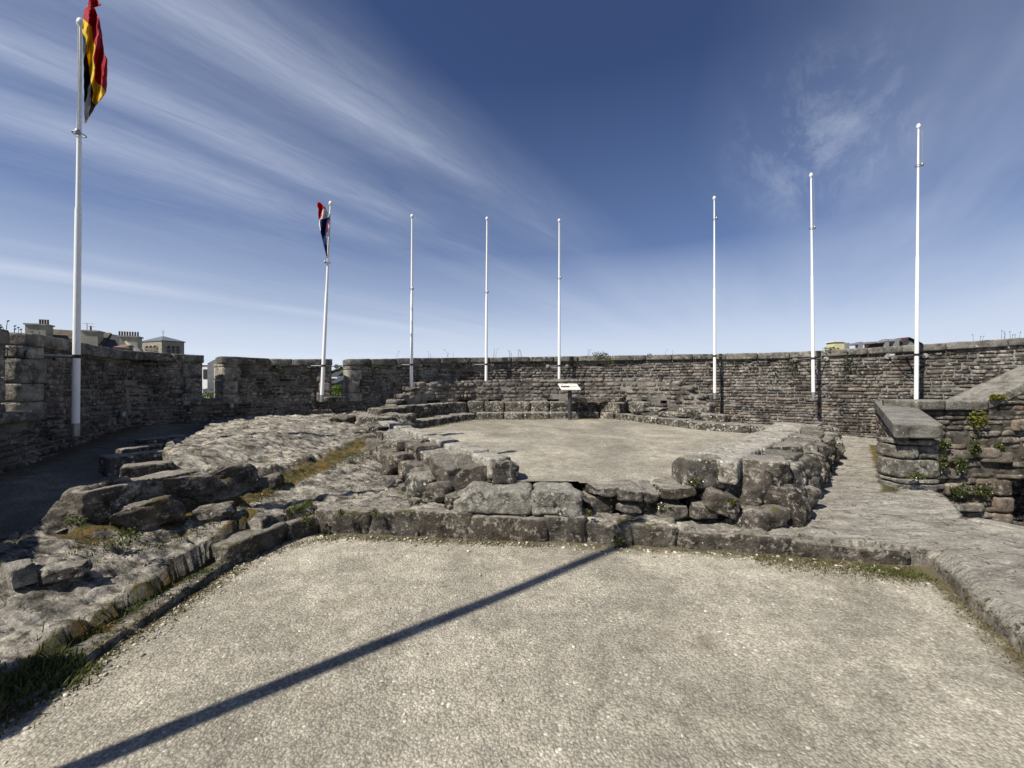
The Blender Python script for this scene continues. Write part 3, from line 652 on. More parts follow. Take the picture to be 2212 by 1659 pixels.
# ------------------------------------------------------------------ low ruined walls (rubble edges of the court)
def lowwall(label, PI, PO, rows, prof, cop, mat):
    pi, po = Path(PI, tuple(range(len(PI)))), Path(PO, tuple(range(len(PO)))); Ln = pi.len
    def pt(s_, f, z): q = (1-f)*pi.at(s_)+f*po.at(s_/Ln*po.len); return np.array([q[0], q[1], z])
    mid = pt(Ln/2, .5, .3); th = thing('low_wall', mid, label, 'low wall')
    a = Acc(); n = int(Ln/.05); m = 30; V = []; F = []
    for i in range(-1, n+1):
        s_ = Ln*max(i, 0)/n
        for j in range(m):
            f = j/(m-1)*1.06; V.append(pt(s_, f, float(np.interp(f, prof[0], prof[1])) if i >= 0 else .05))
    V = np.array(V); d_ = fbm(V[:, 0]*5, V[:, 1]*5, V[:, 2]*5, 77, 5); r_ = np.abs(fbm(V[:, 0]*4, V[:, 1]*4, V[:, 2]*4, 79, 4)); V[:, 2] += .07*d_-.12*r_+.02; V[:, 0] += .04*fbm(V[:, 0]*7, V[:, 1]*7, V[:, 2]*7, 78, 3)
    for i in range(n+1):
        for j in range(m-1): F.append([i*m+j, (i+1)*m+j, (i+1)*m+j+1, i*m+j+1])
    a.add(V, F, 0, (.8, .78, .75)); a.build('rubble_core', M['boulder'], th)
    s_ = 0; lens, fw, cw, ct = cop
    while s_ < Ln-.03:
        l = min(random.uniform(*lens), Ln-s_); mm = s_+l/2; b = Acc(); zt = ct(mm)+random.uniform(-.012, .008)
        stone(b, pt(mm, fw, zt-.12), axes(np.append(pi.tan(mm), random.uniform(-.04, .04))), (l-.003, cw*random.uniform(.92, 1.06), .24), 14, .02, 7, 8, rc(1.05, 1.5, .04), 0, 0, .3)
        b.build('coping_stone', M['copl'], th); s_ += l
    for f, top, lens, dep, hgt, amp, k in rows:
        s_ = random.uniform(0, .1)
        while s_ < Ln:
            l = random.uniform(*lens); mm = min(s_+l/2, Ln); b = Acc(); tt = top(mm); hh = hgt*random.uniform(.8, 1.2); tg = pi.tan(mm); an = random.uniform(-.3, .3)
            tg = np.array([tg[0]*math.cos(an)-tg[1]*math.sin(an), tg[0]*math.sin(an)+tg[1]*math.cos(an), random.uniform(-.10, .10)])
            stone(b, pt(mm, f+random.uniform(-.05, .05), tt-hh/2+random.uniform(-.03, .02)), axes(tg), (l*1.04, dep*random.uniform(.85, 1.2), hh), random.uniform(k-1, k+3), amp, 2.6, 12, rc(.6, 1.4, .07), 0, random.uniform(0, .15), .6, 6)
            b.build('boulder', M['boulder'] if random.random() > .4 else mat, th); s_ += l*random.uniform(.88, 1.02)
    return th
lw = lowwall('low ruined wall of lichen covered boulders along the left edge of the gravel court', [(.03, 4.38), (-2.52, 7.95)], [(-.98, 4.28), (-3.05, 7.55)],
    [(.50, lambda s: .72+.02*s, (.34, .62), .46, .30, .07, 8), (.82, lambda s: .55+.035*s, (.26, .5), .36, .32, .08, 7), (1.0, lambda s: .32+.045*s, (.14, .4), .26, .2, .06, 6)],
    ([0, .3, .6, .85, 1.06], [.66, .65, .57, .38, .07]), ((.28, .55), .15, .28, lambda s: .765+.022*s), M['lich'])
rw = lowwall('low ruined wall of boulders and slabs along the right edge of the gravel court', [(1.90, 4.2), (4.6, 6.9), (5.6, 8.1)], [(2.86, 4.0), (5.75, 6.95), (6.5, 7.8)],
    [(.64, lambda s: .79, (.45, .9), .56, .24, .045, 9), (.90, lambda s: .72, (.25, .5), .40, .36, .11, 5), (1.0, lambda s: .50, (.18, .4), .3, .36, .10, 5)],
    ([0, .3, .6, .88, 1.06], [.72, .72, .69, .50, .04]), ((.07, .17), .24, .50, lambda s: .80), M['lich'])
# near ends of the two low walls
def add_part(par, name, c, size, rz, mat, k=5, amp=.06, tilt=0., col=None, n=12, pinch=.08):
    a = Acc(); stone(a, c, axes((math.cos(rz), math.sin(rz), tilt)), size, k+1, amp, 4, n, col or rc(.8, 1.2, .05), 0, pinch, .7, 4); return a.build(name, mat, par)
add_part(lw, 'end_block', (-.08, 4.46, .60), (.34, .34, .27), .1, M['lich'], 8, .04)
add_part(lw, 'end_block', (-.42, 4.50, .50), (.42, .34, .30), .1, M['boulder'], 5, .06)
add_part(lw, 'boulder', (-.80, 4.42, .36), (.42, .4, .28), -.3, M['boulder'], 4.5, .08)
add_part(lw, 'boulder', (-.60, 4.22, .34), (.3, .28, .2), .4, M['boulder'], 4, .07)
add_part(lw, 'boulder', (-1.05, 4.75, .42), (.4, .35, .3), -.8, M['boulder'], 4, .09)
add_part(lw, 'boulder', (-3.0, 8.25, .78), (.95, .55, .32), -.15, M['lich'], 5, .08)
add_part(lw, 'boulder', (-3.62, 8.2, .76), (.55, .55, .34), -.1, M['boulder'], 5, .08, col=(.7, .66, .62))
add_part(lw, 'boulder', (-2.6, 8.6, .80), (.9, .5, .3), .2, M['lich'], 5, .07)
add_part(lw, 'boulder', (-2.9, 9.2, .92), (.8, .6, .3), .6, M['boulder'], 5, .08)
add_part(lw, 'boulder', (-2.45, 9.75, .98), (.9, .5, .2), .8, M['lich'], 5, .06)
add_part(rw, 'end_block', (2.10, 4.26, .64), (.56, .36, .34), .03, M['lich'], 10, .03)
add_part(rw, 'boulder', (2.16, 3.98, .38), (.42, .3, .24), -.2, M['boulder'], 5, .06, -.15)
add_part(rw, 'boulder', (2.62, 4.18, .50), (.48, .45, .44), .3, M['boulder'], 4.5, .08)
add_part(rw, 'boulder', (2.52, 3.92, .24), (.5, .36, .26), .1, M['boulder'], 4.5, .08)
add_part(rw, 'boulder', (2.80, 4.0, .34), (.34, .4, .42), .9, M['boulder'], 4.5, .08, col=(.6, .57, .53))
# ragged riser between the two big blocks and the right wall
rs = thing('stone_step', (1.3, 4.1, .25), 'ragged upper riser of broken stones with dark cavities under the gravel court edge', 'step')
for x, y, sx_, sy_, sz_, zt in ((.98, 4.17, .42, .3, .10, .50), (1.24, 4.12, .30, .34, .16, .515), (1.46, 4.12, .22, .3, .18, .51), (1.74, 4.13, .44, .36, .16, .53), (1.0, 4.22, .45, .24, .22, .40), (1.5, 4.2, .7, .24, .20, .38), (1.25, 4.08, .3, .2, .12, .34), (1.7, 4.06, .35, .22, .14, .33), (2.0, 4.0, .3, .3, .16, .36)):
    add_part(rs, 'riser_stone', (x, y+.1, zt-sz_/2), (sx_, sy_+.12, sz_), random.uniform(-.15, .1), M['step'], 6, .04)
# ------------------------------------------------------------------ radiating slabs and boulders at the left
def slab(u0, v0, u1, v1, z, wid, h, label, mat=None, k=9):
    Y0 = (EYE-z)*FPX/(v0-CV); Y1 = (EYE-z)*FPX/(v1-CV); a_ = at(u0, v0, Y0); b_ = at(u1, v1, Y1); d = b_-a_; l = np.linalg.norm(d[:2])
    c = (a_+b_)/2; nrm = np.array([d[1], -d[0]])/l; c[:2] += nrm*wid/2; c[2] = z-h/2
    return rockthing('stone_slab', c, (l, wid, h), math.atan2(d[1], d[0]), label, 'slab', mat or M['lich'], 14, .022, 5, .02, ridge=.2, cuts=0)
slab(133, 1058, 395, 1010, .72, .27, .30, 'longest lichen covered stone slab at the near end of the row of raised slabs by the shaded path')
slab(262, 1001, 375, 990, .745, .26, .30, 'pale lichen slab second from the near end in the row by the shaded path')
slab(210, 985, 345, 968, .76, .26, .30, 'dark sided slab third from the near end in the row by the shaded path')
slab(243, 969, 350, 955, .77, .26, .26, 'flat topped slab fourth from the near end in the row by the shaded path')
slab(285, 949, 380, 938, .79, .28, .22, 'shaded slab at the far end of the row by the shaded path')
rockthing('boulder', (-3.20, 3.36, .47), (.58, .30, .24), .75, 'rounded dark boulder with weeds in front of the longest slab', 'boulder', M['boulder'], 5, .07, 4, .15, cuts=6)
rockthing('boulder', (-3.24, 3.78, .60), (.56, .26, .20), .9, 'rough boulder wedged behind the rounded boulder beside the longest slab', 'boulder', M['boulder'], 6, .06, 4, .1, cuts=6)
rockthing('boulder', (-3.12, 4.24, .59), (.58, .28, .24), .9, 'craggy boulder at the right end of the longest slab', 'boulder', M['boulder'], 6, .08, 4, .1, cuts=7)
rockthing('boulder', (-2.85, 3.66, .38), (.36, .24, .14), .4, 'small flat stone with rusty lichen in the moss by the boulders', 'stone', M['boulder'], 4, .06, 4)
rockthing('boulder', (-2.86, 4.45, .46), (.40, .22, .14), .6, 'small mossy stone beside the craggy boulder', 'stone', M['boulder'], 4, .06, 4)
rockthing('stone', (-3.05, 2.62, .33), (.26, .17, .10), .5, 'small loose dark stone with flat top near the left edge of the rock', 'stone', M['lich'], 8, .03, 5, col=(.6, .6, .62))
rockthing('stone', (-3.22, 2.52, .36), (.22, .14, .14), -.5, 'small loose pale faced stone at the left edge of the view', 'stone', M['granite'], 8, .03, 5)
# ------------------------------------------------------------------ right: pillar wall and stairwell
pw = thing('pillar_wall', (5.3, 5.2, .2), 'low stone wall with granite coping and big end blocks beside the paved path on the right', 'wall')
A0 = np.array([5.06, 5.08]); A1 = np.array([8.37, 8.85]); B0 = np.array([5.56, 5.02]); B1 = np.array([8.82, 8.6])
def lerp(a, b, t): return a+(b-a)*t
def pquad(t0, t1, z0, z1, s0=0., s1=1., inset=0.):
    pts = []
    for tt, ss_ in ((t0, s0), (t1, s0), (t1, s1), (t0, s1)): pts.append(lerp(lerp(A0, A1, tt), lerp(B0, B1, tt), ss_))
    return pts
acc = Acc(); q4 = pquad(.02, 1.0, 0, 0, .06, .94)
hexa(acc, [[p[0], p[1], -1.5] for p in (q4[0], q4[3], q4[2], q4[1])]+[[p[0], p[1], z] for p, z in zip((q4[0], q4[3], q4[2], q4[1]), (.90, .90, 1.03, 1.03))], 1)
fl = Path([(*A1, 1.03), (*A0, .9)]); courses(acc, fl, 0, fl.len, lambda s: -.05, lambda s: .88+.13*(1-s/fl.len), .11, (.16, .4), .12, 0, None, -.01 if False else .0, .012, .7, 1.4, .014, 2, 7)
fr = Path([(*B0, .9), (*B1, 1.03)]); courses(acc, fr, 0, fr.len, lambda s: -1.2, lambda s: .88+.13*s/fr.len, .11, (.16, .4), .12, 0, None, -.0, .012, .7, 1.4, .014, 2, 7)
acc.build('masonry', [M['rubble'], M['dmortar']], pw)
fx0, fx1, fy = 5.04, 5.57, 5.0
zs = [(.18, .30, 1), (.30, .36, 2), (.36, .62, 1), (.62, .80, 2), (.80, .87, 2)]
for z0, z1, n_ in zs:
    for i in range(n_):
        a = Acc(); xa = lerp(fx0, fx1, i/n_); xb = lerp(fx0, fx1, (i+1)/n_)
        stone(a, ((xa+xb)/2, fy+.17, (z0+z1)/2), axes((1, -.06, 0)), (xb-xa-.012, .36, z1-z0-.012), 9, .025, 6, 8, rc(.9, 1.25, .05)); a.build('quoin', M['granite'], pw)
# coping, three long stones
for t0, t1 in ((-.045, .30), (.305, .66), (.665, 1.0)):
    a = Acc(); q0 = pquad(t0, t1, 0, 0, -.06, 1.06); zA = 1.10+.125*t0; zB = 1.10+.125*t1
    n = 10; V, F = TM[12]; p = V+.5
    XY = np.array([[*lerp(lerp(q0[0], q0[1], a_), lerp(q0[3], q0[2], a_), b_)] for a_, b_ in zip(p[:, 0], p[:, 1])]); zt = zA+(zB-zA)*p[:, 0]
    zz_ = zt-.19*(1-p[:, 2]); P3 = np.column_stack([XY, zz_]); cen = P3.mean(0)
    ed = np.maximum(np.abs(V[:, 1]), np.abs(V[:, 0])) > .49
    rnd = (np.abs(V) > .49).sum(1) >= 2
    P3[rnd] += (cen-P3[rnd])*.012; P3[rnd, 2] -= np.where(V[rnd, 2] > .49, .014, -.006)
    P3 += .010*fbm(P3[:, 0]*7, P3[:, 1]*7, P3[:, 2]*7, 14, 3)[:, None]*np.array([1, 1, 1])
    a.add(P3, F[:, ::-1], 0, rc(.9, 1.1, .02)); a.build('coping_stone', M['coping'], pw)
# stairwell wall facing the camera
sw = thing('stairwell_wall', (8.5, 7.0, 0), 'rubble wall with sloping granite coping and flowering weeds, facing the stairwell on the right', 'wall')
SW = Path([(7.38, 7.09, 0), (7.5, 7.08, 0), (8.6, 7.0, 0), (9.4, 6.95, 0), (11.4, 6.9, 0)])
def sw_top(s): return float(np.interp(SW.at(s)[0], [6, 8.62, 9.35, 11.4], [1.12, 1.12, 1.44, 2.35]))
acc = Acc(); ARX0, ARX1, ARZ = 8.98, 9.9, -.12
for a, b in zip(np.arange(0, SW.len, .1), np.arange(.1, SW.len+.1, .1)):
    b = min(b, SW.len); m = (a+b)/2; xm = SW.at(m)[0]; zl = -2.6
    P = []
    arch = ARX0 < xm < ARX1; f0 = -.02
    zb_ = ARZ-.10*((xm-9.44)/.46)**2 if arch else -2.6
    for lo_ in (True, False):
        for s_, f_ in ((a, f0), (b, f0), (b, -.5), (a, -.5)):
            p_ = wpt(SW, s_, f_, 0); P.append([p_[0], p_[1], zb_ if lo_ else sw_top(s_)])
    hexa(acc, P, 1)
courses(acc, SW, 0, SW.len, lambda s: -1.7, lambda s: sw_top(s)+.02, .10, (.16, .5), .14, 0, lambda a, b, z, h: (SW.at(b)[0] > ARX0-.02 and SW.at(a)[0] < ARX1 and z+h/2 < ARZ+.02), 0., .03, .6, 1.4, .022, 3, 5.5, .012)
for _ in range(26):
    s_ = random.uniform(.3, SW.len-.5); z_ = random.uniform(-1.2, .9)
    if ARX0-.3 < SW.at(s_)[0] < ARX1+.2 and z_ < .1: continue
    if z_ > sw_top(s_)-.2: continue
    stone(acc, wpt(SW, s_, -.03, z_), axes(SW.tan(s_)), (random.uniform(.3, .55), .2, random.uniform(.14, .24)), 7, .03, 5, 5, rc(.8, 1.3))
acc.build('masonry', [M['rubble'], M['dmortar']], sw)
a = Acc(); box(a, (8.6, 7.55, -2.6), (10.4, 7.65, .6))
for i_ in range(10):
    for j_ in range(9): stone(a, (8.95+j_*.12+(i_ % 2)*.05, 7.5, -1.6+i_*.16), axes((1, 0, random.uniform(-.1, .1))), (.13, .2, .14), 5, .04, 6, 3, rc(.5, 1.2))
a.build('arch_back', M['boulder'], sw)
for i_ in range(4): a = Acc(); stone(a, (8.86+.02*(i_ % 2), 6.99, -.28-.3*i_), axes((1, 0, 0)), (.26, .2, .28), 7, .03, 6, 5, rc(.7, 1.1)); a.build('arch_jamb', M['rubble'], sw)
for x0, x1, za, zb in ((7.3, 7.85, 1.30, 1.30), (7.86, 8.64, 1.30, 1.30), (8.65, 9.35, 1.31, 1.64), (9.36, 10.3, 1.645, 2.06), (10.31, 11.3, 2.065, 2.5)):
    a = Acc(); c = np.array([(x0+x1)/2, 7.28 if za == zb else 7.30, (za+zb)/2-.09]); d = np.array([x1-x0, 0, zb-za]); 
    stone(a, c, axes(d), (np.linalg.norm(d)+.01, .66, .18), 16, .014, 5, 8, rc(.85, 1.1, .03)); a.build('coping_stone', M['coping'], sw)
# pale kerb on the stairwell edge
a = Acc(); pa = np.array([4.73, 4.02]); pb = np.array([5.5, 2.3]); dd = pb-pa
stone(a, (*((pa+pb)/2+np.array([.07, .02])), .11), axes(dd), (np.linalg.norm(dd), .16, .20), 14, .008, 5, 8, (1.7, 1.72, 1.7)); tag(a.build('kerb_stone', M['granite']), 'smooth pale kerb edging the pavement above the stairwell on the right', 'kerb')
# ------------------------------------------------------------------ flagpoles
def flagpole(ub, vb, ut, vt, Y, label, ring_v=None, clamp_v=None, stub=True, rad=.058, wall_gap=.3, group='white flagpoles around the parapet', ring_side=1):
    b = at(ub, vb, Y); tp = at(ut, vt, Y)
    th = thing('flagpole', b, label, 'flagpole', group)
    d = tp-b; Ln = np.linalg.norm(d); d /= Ln
    a = Acc(); tube(a, [b+d*(.16 if stub else 0), b+d*Ln*.55, b+d*(Ln*.56), tp], [rad, rad*.80, rad*.66, rad*.42], 16); a.build('shaft', M['white'], th)
    if stub: a = Acc(); tube(a, [b, b+d*.165], rad*1.06, 16); a.build('base_sleeve', M['zinc'], th)
    # mushroom cap
    a = Acc(); tube(a, [tp-d*.02, tp, tp+d*.015, tp+d*.05, tp+d*.08, tp+d*.10, tp+d*.108], [rad*.46, rad*.5, rad*.95, rad*.98, rad*.8, rad*.45, .003], 16); a.build('cap', M['white'], th)
    if ring_v:
        rc_ = b+d*((ring_v-vb)/(vt-vb)*Ln); a = Acc(); ring(a, rc_, rad*(1.6 if Y < 6 else 1.25), .007, ((1, 0, -.12), (0, 1, 0), (.12, 0, 1))); a.build('ring', M['zinc'], th)
        a = Acc(); tube(a, [rc_+np.array([ring_side*rad*.9, -.05, -.04+k_*.016]) for k_ in range(6)], [.008, .022, .028, .028, .022, .008], 12); a.build('counterweight', M['zinc'], th)
        if vt < ring_v-60:
            a = Acc(); x_ = ring_side*rad*.9; tube(a, [rc_+np.array([x_, -.05, 0]), tp+np.array([x_*.8, -.05, -.05])], .005, 6); a.build('halyard', M['zinc'], th)
    if clamp_v:
        cp = b+d*((clamp_v-vb)/(vt-vb)*Ln); a = Acc(); tube(a, [cp-d*.022, cp+d*.022], rad*1.16, 16); a.build('clamp', M['black'], th)
        # wall direction: nearest parapet point
        i = int(np.argmin(np.hypot(W.p[:, 0]-cp[0], W.p[:, 1]-cp[1]))); wp = W.p[i]; tg = W.tan(W.s[i]); nr = np.array([tg[1], -tg[0], 0]); base = np.array([wp[0], wp[1], cp[2]]); t3 = np.array([tg[0], tg[1], 0])
        a = Acc(); tube(a, [cp, base], .018, 8); a.build('bracket', M['zinc'], th)
        for sg in (-1, 1):
            pc = base+t3*sg*.30+nr*.02; a = Acc(); tube(a, [pc-nr*.02, pc+nr*.012, pc+nr*.016], [.055, .055, .04], 16)
            a.build('wall_plate', M['plate'], th)
            a = Acc(); tube(a, [pc, cp], .010, 6); a.build('stay', M['zinc'], th)
    return th
flagpole(163, 942, 174, 57, 4.95, 'thick white flagpole at the far left carrying the black yellow and red flag', 290, 770, True, .039)
flagpole(695, 868, 714, 444, 9.15, 'leaning white flagpole carrying the blue white and red flag', 567, 790, True, .044, ring_side=-1)
flagpole(889, 838, 890, 471, 10.45, 'bare white flagpole next to the right of the leaning pole with the French flag', 624, 788, False, .044)
flagpole(1050, 850, 1052, 476, 11.35, 'bare white flagpole midway between two others, left of the information board', 631, 787, False, .044)
flagpole(1208, 850, 1208, 480, 11.62, 'bare white flagpole standing just behind the information board', 601, 790, False, .044)
flagpole(1544, 862, 1543, 432, 10.25, 'bare white flagpole hung on the wall, first right of the information board', 473, 769, True, .039)
flagpole(1757, 862, 1752, 383, 9.05, 'bare white flagpole with a short grey foot and a dark band on its lower shaft', 493, 774, True, .037)
flagpole(1979, 900, 1984, 278, 8.05, 'tallest looking bare white flagpole at the far right above the granite coping', 358, 766, False, .037)
# two more by the wall left of the frame (their shadows fall in view)
def polexyz(x, y, z0, z1, rad, label):
    th = thing('flagpole', (x, y, z0), label, 'flagpole', 'white flagpoles around the parapet')
    a = Acc(); tube(a, [(x, y, z0), (x, y, z1)], rad, 14); a.build('shaft', M['white'], th)
    a = Acc(); tube(a, [(x, y, z1), (x, y, z1+.03), (x, y, z1+.09), (x, y, z1+.12)], [.05, .09, .08, .01], 14); a.build('cap', M['white'], th)
polexyz(-4.40, 2.72, .9, 6.6, .05, 'white flagpole outside the left of the view, its thin shadow crossing the rock paving')
polexyz(-3.90, .01, .9, 7.4, .056, 'white flagpole outside the left of the view, its long shadow crossing the gravel yard')
# ------------------------------------------------------------------ flags
def flag(name, label, rows, conv, Y, cols, mats, fold, group=None, sub=10):
    rows = np.array(rows, float); vs = np.arange(rows[0, 0], rows[-1, 0]+1, 9.0); B = np.array([np.interp(vs, rows[:, 0], rows[:, i]) for i in range(1, rows.shape[1])])
    a = Acc(); nstrip = B.shape[0]-1
    for k_ in range(nstrip):
        V = []; F = []; nc = sub
        for i, v in enumerate(vs):
            for j in range(nc+1):
                x = B[k_, i]+(B[k_+1, i]-B[k_, i])*j/nc; jit = 3*math.sin(v*.045+k_*2)
                u_, v_ = conv(x+jit*(1 if 0 < j < nc else .6), v); V.append(at(u_, v_, Y+fold(x, v)))
        for i in range(len(vs)-1):
            for j in range(nc): 
                F.append([i*(nc+1)+j, (i+1)*(nc+1)+j, (i+1)*(nc+1)+j+1, i*(nc+1)+j+1])
        a.add(V, F, cols[k_])
    o = a.build(name, mats); 
    bmx = bmesh.new(); bmx.from_mesh(o.data); bmesh.ops.remove_doubles(bmx, verts=bmx.verts, dist=.0008); bmesh.ops.dissolve_degenerate(bmx, edges=bmx.edges, dist=.0005); bmx.to_mesh(o.data); bmx.free()
    md = o.modifiers.new('thickness', 'SOLIDIFY'); md.thickness = .004; md.offset = 0
    return tag(o, label, 'flag', group)
R1 = [(-40, 405, 405, 405, 470), (0, 405, 405, 405, 500), (55, 402, 402, 402, 545), (78, 385, 385, 385, 462), (110, 360, 360, 360, 478), (200, 348, 348, 348, 515), (220, 345, 345, 365, 520), (290, 335, 335, 438, 535), (360, 343, 343, 445, 545),
      (420, 345, 375, 450, 553), (500, 346, 385, 480, 562), (570, 348, 375, 470, 570), (640, 350, 395, 455, 605), (730, 351, 405, 475, 605), (850, 353, 425, 465, 602), (900, 354, 435, 500, 602), (935, 355, 445, 548, 598),
      (1000, 356, 452, 585, 592), (1090, 358, 440, 520, 522), (1140, 359, 474, 480, 482), (1240, 361, 420, 422, 424), (1335, 364, 367, 368, 369)]
flag('flag', 'furled black yellow and red flag hanging in folds on the far left pole', R1, lambda x, v: (110.6+x*.2, v*.2), 4.80, (0, 1, 2), [M['fblk'], M['fyel'], M['fred']],
     lambda x, v: .055*math.sin(x*.055+v*.006)+.03*math.sin(x*.021-v*.013+1)+.012*math.sin(x*.12+v*.03))
R2 = [(190, 425, 465, 465, 465, 465, 465), (250, 418, 540, 540, 540, 540, 540), (300, 440, 580, 580, 580, 580, 580), (320, 445, 530, 590, 590, 590, 590), (400, 443, 505, 615, 615, 615, 615), (450, 440, 510, 640, 640, 640, 640),
      (490, 448, 490, 605, 655, 655, 655), (515, 455, 457, 475, 655, 655, 655), (600, 455, 455, 475, 605, 627, 627), (740, 480, 480, 488, 600, 616, 616), (760, 486, 486, 490, 597, 598, 614), (960, 535, 535, 535, 583, 583, 610), (985, 540, 540, 540, 606, 606, 606), (1225, 602, 602, 602, 608, 608, 608)]
flag('flag', 'limp blue white and red flag bunched at the top of the leaning pole', R2, lambda x, v: (636+x*.1167, 414.75+v*.1167), 8.97, (0, 1, 2, 0, 1), [M['fred'], M['fwhite'], M['fblue']],
     lambda x, v: .06*math.sin(x*.05+v*.008)+.03*math.sin(x*.028-v*.02))
# ------------------------------------------------------------------ information board
px_, py_ = (1231-CU)/FPX*10.45, 10.45; pz = float(up_z(10.45))
ib = thing('information_board', (px_, py_, pz), 'slanted cream information panel on a dark post at the back of the gravel court', 'information board')
a = Acc(); tube(a, [(px_, py_, pz), (px_, py_, pz+.84)], .052, 16); a.build('post', M['anth'], ib)
a = Acc(); box(a, (px_-.11, py_-.11, pz-.01), (px_+.11, py_+.11, pz+.012)); a.build('base_plate', M['zinc'], ib)
PB = at(1204.6, 828.5, 10.62); 
def pan(s, t, off=0.):     # s across, t from top edge down
    p0 = np.array(at(1205.5, 829, 10.66)); p1 = np.array(at(1245.5, 829, 10.66)); p2 = np.array(at(1213, 841.3, 10.28)); p3 = np.array(at(1254.5, 841.3, 10.28))
    e = (p1-p0)*(1-t)*s+(p3-p2)*t*s+p0*(1-t)+p2*t; nrm = np.cross(p1-p0, p2-p0); nrm /= np.linalg.norm(nrm); nrm *= -1 if nrm[2] < 0 else 1
    return e+nrm*off
def psheet(acc, s0, t0, s1, t1, o0, o1, mat=0):
    hexa(acc, [pan(s0, t1, o0), pan(s1, t1, o0), pan(s1, t0, o0), pan(s0, t0, o0), pan(s0, t1, o1), pan(s1, t1, o1), pan(s1, t0, o1), pan(s0, t0, o1)], mat)
a = Acc(); psheet(a, 0, 0, 1, 1, -.022, 0); a.build('panel', M['panel'], ib, False)
a = Acc(); psheet(a, .05, .38, .52, .66, .002, .005); a.build('picture', M['print'], ib, False)
a = Acc(); psheet(a, .13, .13, .24, .19, .002, .005, 0); psheet(a, .27, .2, .31, .26, .002, .005, 0)
x_ = .35
while x_ < .86: wd = random.uniform(.02, .06); psheet(a, x_, .16, x_+wd, .22, .002, .005, 1); x_ += wd+.012
for r_ in range(6):
    x_ = .56
    while x_ < .93: wd = random.uniform(.02, .07); psheet(a, x_, .37+r_*.052, min(x_+wd, .95), .385+r_*.052, .002, .004, 1); x_ += wd+.012
x_ = .12
while x_ < .8: wd = random.uniform(.02, .07); psheet(a, x_, .80, x_+wd, .825, .002, .004, 1); x_ += wd+.012
a.build('lettering', [M['dink'], M['ink']], ib, False)
# ------------------------------------------------------------------ small fittings on the wall
for u, v, Y, lb in ((284, 896, 6.75, 'short grey cylindrical fitting low on the shaded left wall near its corner'), (513.5, 878, 8.05, 'short grey cylindrical fitting low on the wall right of the narrow gap')):
    p = at(u, v, Y); i = int(np.argmin(np.hypot(W.p[:, 0]-p[0], W.p[:, 1]-p[1]))); q_ = wpt(W, W.s[i], .06, p[2]); a = Acc(); tube(a, [q_-[0, 0, .06], q_-[0, 0, .055], q_+[0, 0, .06], q_+[0, 0, .065]], [.03, .045, .045, .03], 14)
    tag(a.build('wall_fitting', M['zinc']), lb, 'fitting')
sq = W.s_u(1923, 12); a = Acc(); pc = wpt(W, sq, .012, 1.6+64.5/FPX*W.at(sq)[1]); stone(a, pc, axes(W.tan(sq)), (.15, .03, .08), 14, .003, 6, 3); tag(a.build('plaque', M['panel']), 'small white plaque on the parapet just under its coping, left of the far right pole', 'plaque')
# ------------------------------------------------------------------ plants
def leaves(acc, c, rad, n, size, flat=1., mat=0, lo=.6, hi=1.3):
    V = []; F = []; C = []
    for i in range(n):
        d = RS.normal(size=3); d /= np.linalg.norm(d); r = RS.rand()**.45
        p = np.array(c)+d*np.array(rad)*r; a_ = RS.normal(size=3); a_ /= np.linalg.norm(a_); b_ = np.cross(a_, RS.normal(size=3)); b_ /= np.linalg.norm(b_); s = size*RS.uniform(.5, 1.3)
        k = len(V); V += [p-a_*s*.5, p+b_*s*.3, p+a_*s*.5, p-b_*s*.3]; F.append([k, k+1, k+2, k+3]); cc = RS.uniform(lo, hi); C += [[cc, cc, cc]]*4
    acc.add(V, F, mat, C)
def blades(acc, pts, ln, wd, cols, lean=.6, mat=0):
    V = []; F = []; C = []
    for p in pts:
        h = ln*RS.uniform(.4, 1.3); an = RS.rand()*6.283; l = RS.rand()*lean; d = np.array([math.cos(an)*l, math.sin(an)*l, 1.0]); d *= h; s = np.array([-math.sin(an+.5), math.cos(an+.5), 0])*wd*RS.uniform(.6, 1.4)
        k = len(V); m_ = p+d*.55+np.array([0, 0, .0]); e = p+d+np.array([math.cos(an), math.sin(an), -.5])*h*l*.5
        V += [p-s, p+s, m_+s*.7, m_-s*.7, e]; F += [[k, k+1, k+2, k+3], [k+3, k+2, k+4]]; c = np.array(cols[RS.randint(len(cols))])*RS.uniform(.6, 1.35); C += [c]*5
    acc.add(V, F, mat, C)
GC = [(.06, .07, .02), (.08, .08, .026), (.16, .13, .055), (.22, .18, .085), (.13, .10, .045), (.07, .08, .022), (.17, .15, .06)]
GG = [(.06, .09, .02), (.08, .11, .026), (.10, .115, .03), (.15, .14, .05)]
G = Acc()
def strip(P, n, w, ln, cols, zf, jit=1., clump=.5, wd=.0035, lean=.7):
    path = Path(P, tuple(range(len(P)))); pts = []
    ss_ = RS.rand(int(n*2.2))*path.len; cl_ = vnoise(ss_*1.6, ss_*0+3, 0, 91)*.6+vnoise(ss_*6, ss_*0+5, 0, 92)*.4
    ss_ = ss_[cl_ > RS.uniform(-.8, clump, len(ss_))][:n]
    pts = np.array([wpt(path, s_, RS.normal()*w, 0) for s_ in ss_])
    pts[:, 2] = (zf(pts[:, 0], pts[:, 1]) if callable(zf) else zf)-.004
    blades(G, pts, ln, wd, cols, lean)
gz = lambda x, y: np.maximum(H(x, y, True), 0)
strip([(-2.1, 4.05), (-.6, 3.92), (.74, 3.78), (1.6, 3.68), (2.6, 3.52), (3.5, 3.3)], 2600, .045, .022, GC, gz, clump=.1, lean=1.1)
strip([(2.2, 3.52), (3.45, 3.18)], 2600, .09, .022, GC, gz, clump=.1, lean=1.2)
strip([(3.0, 3.32), (3.45, 3.2)], 500, .05, .04, GG, gz, clump=-.1)
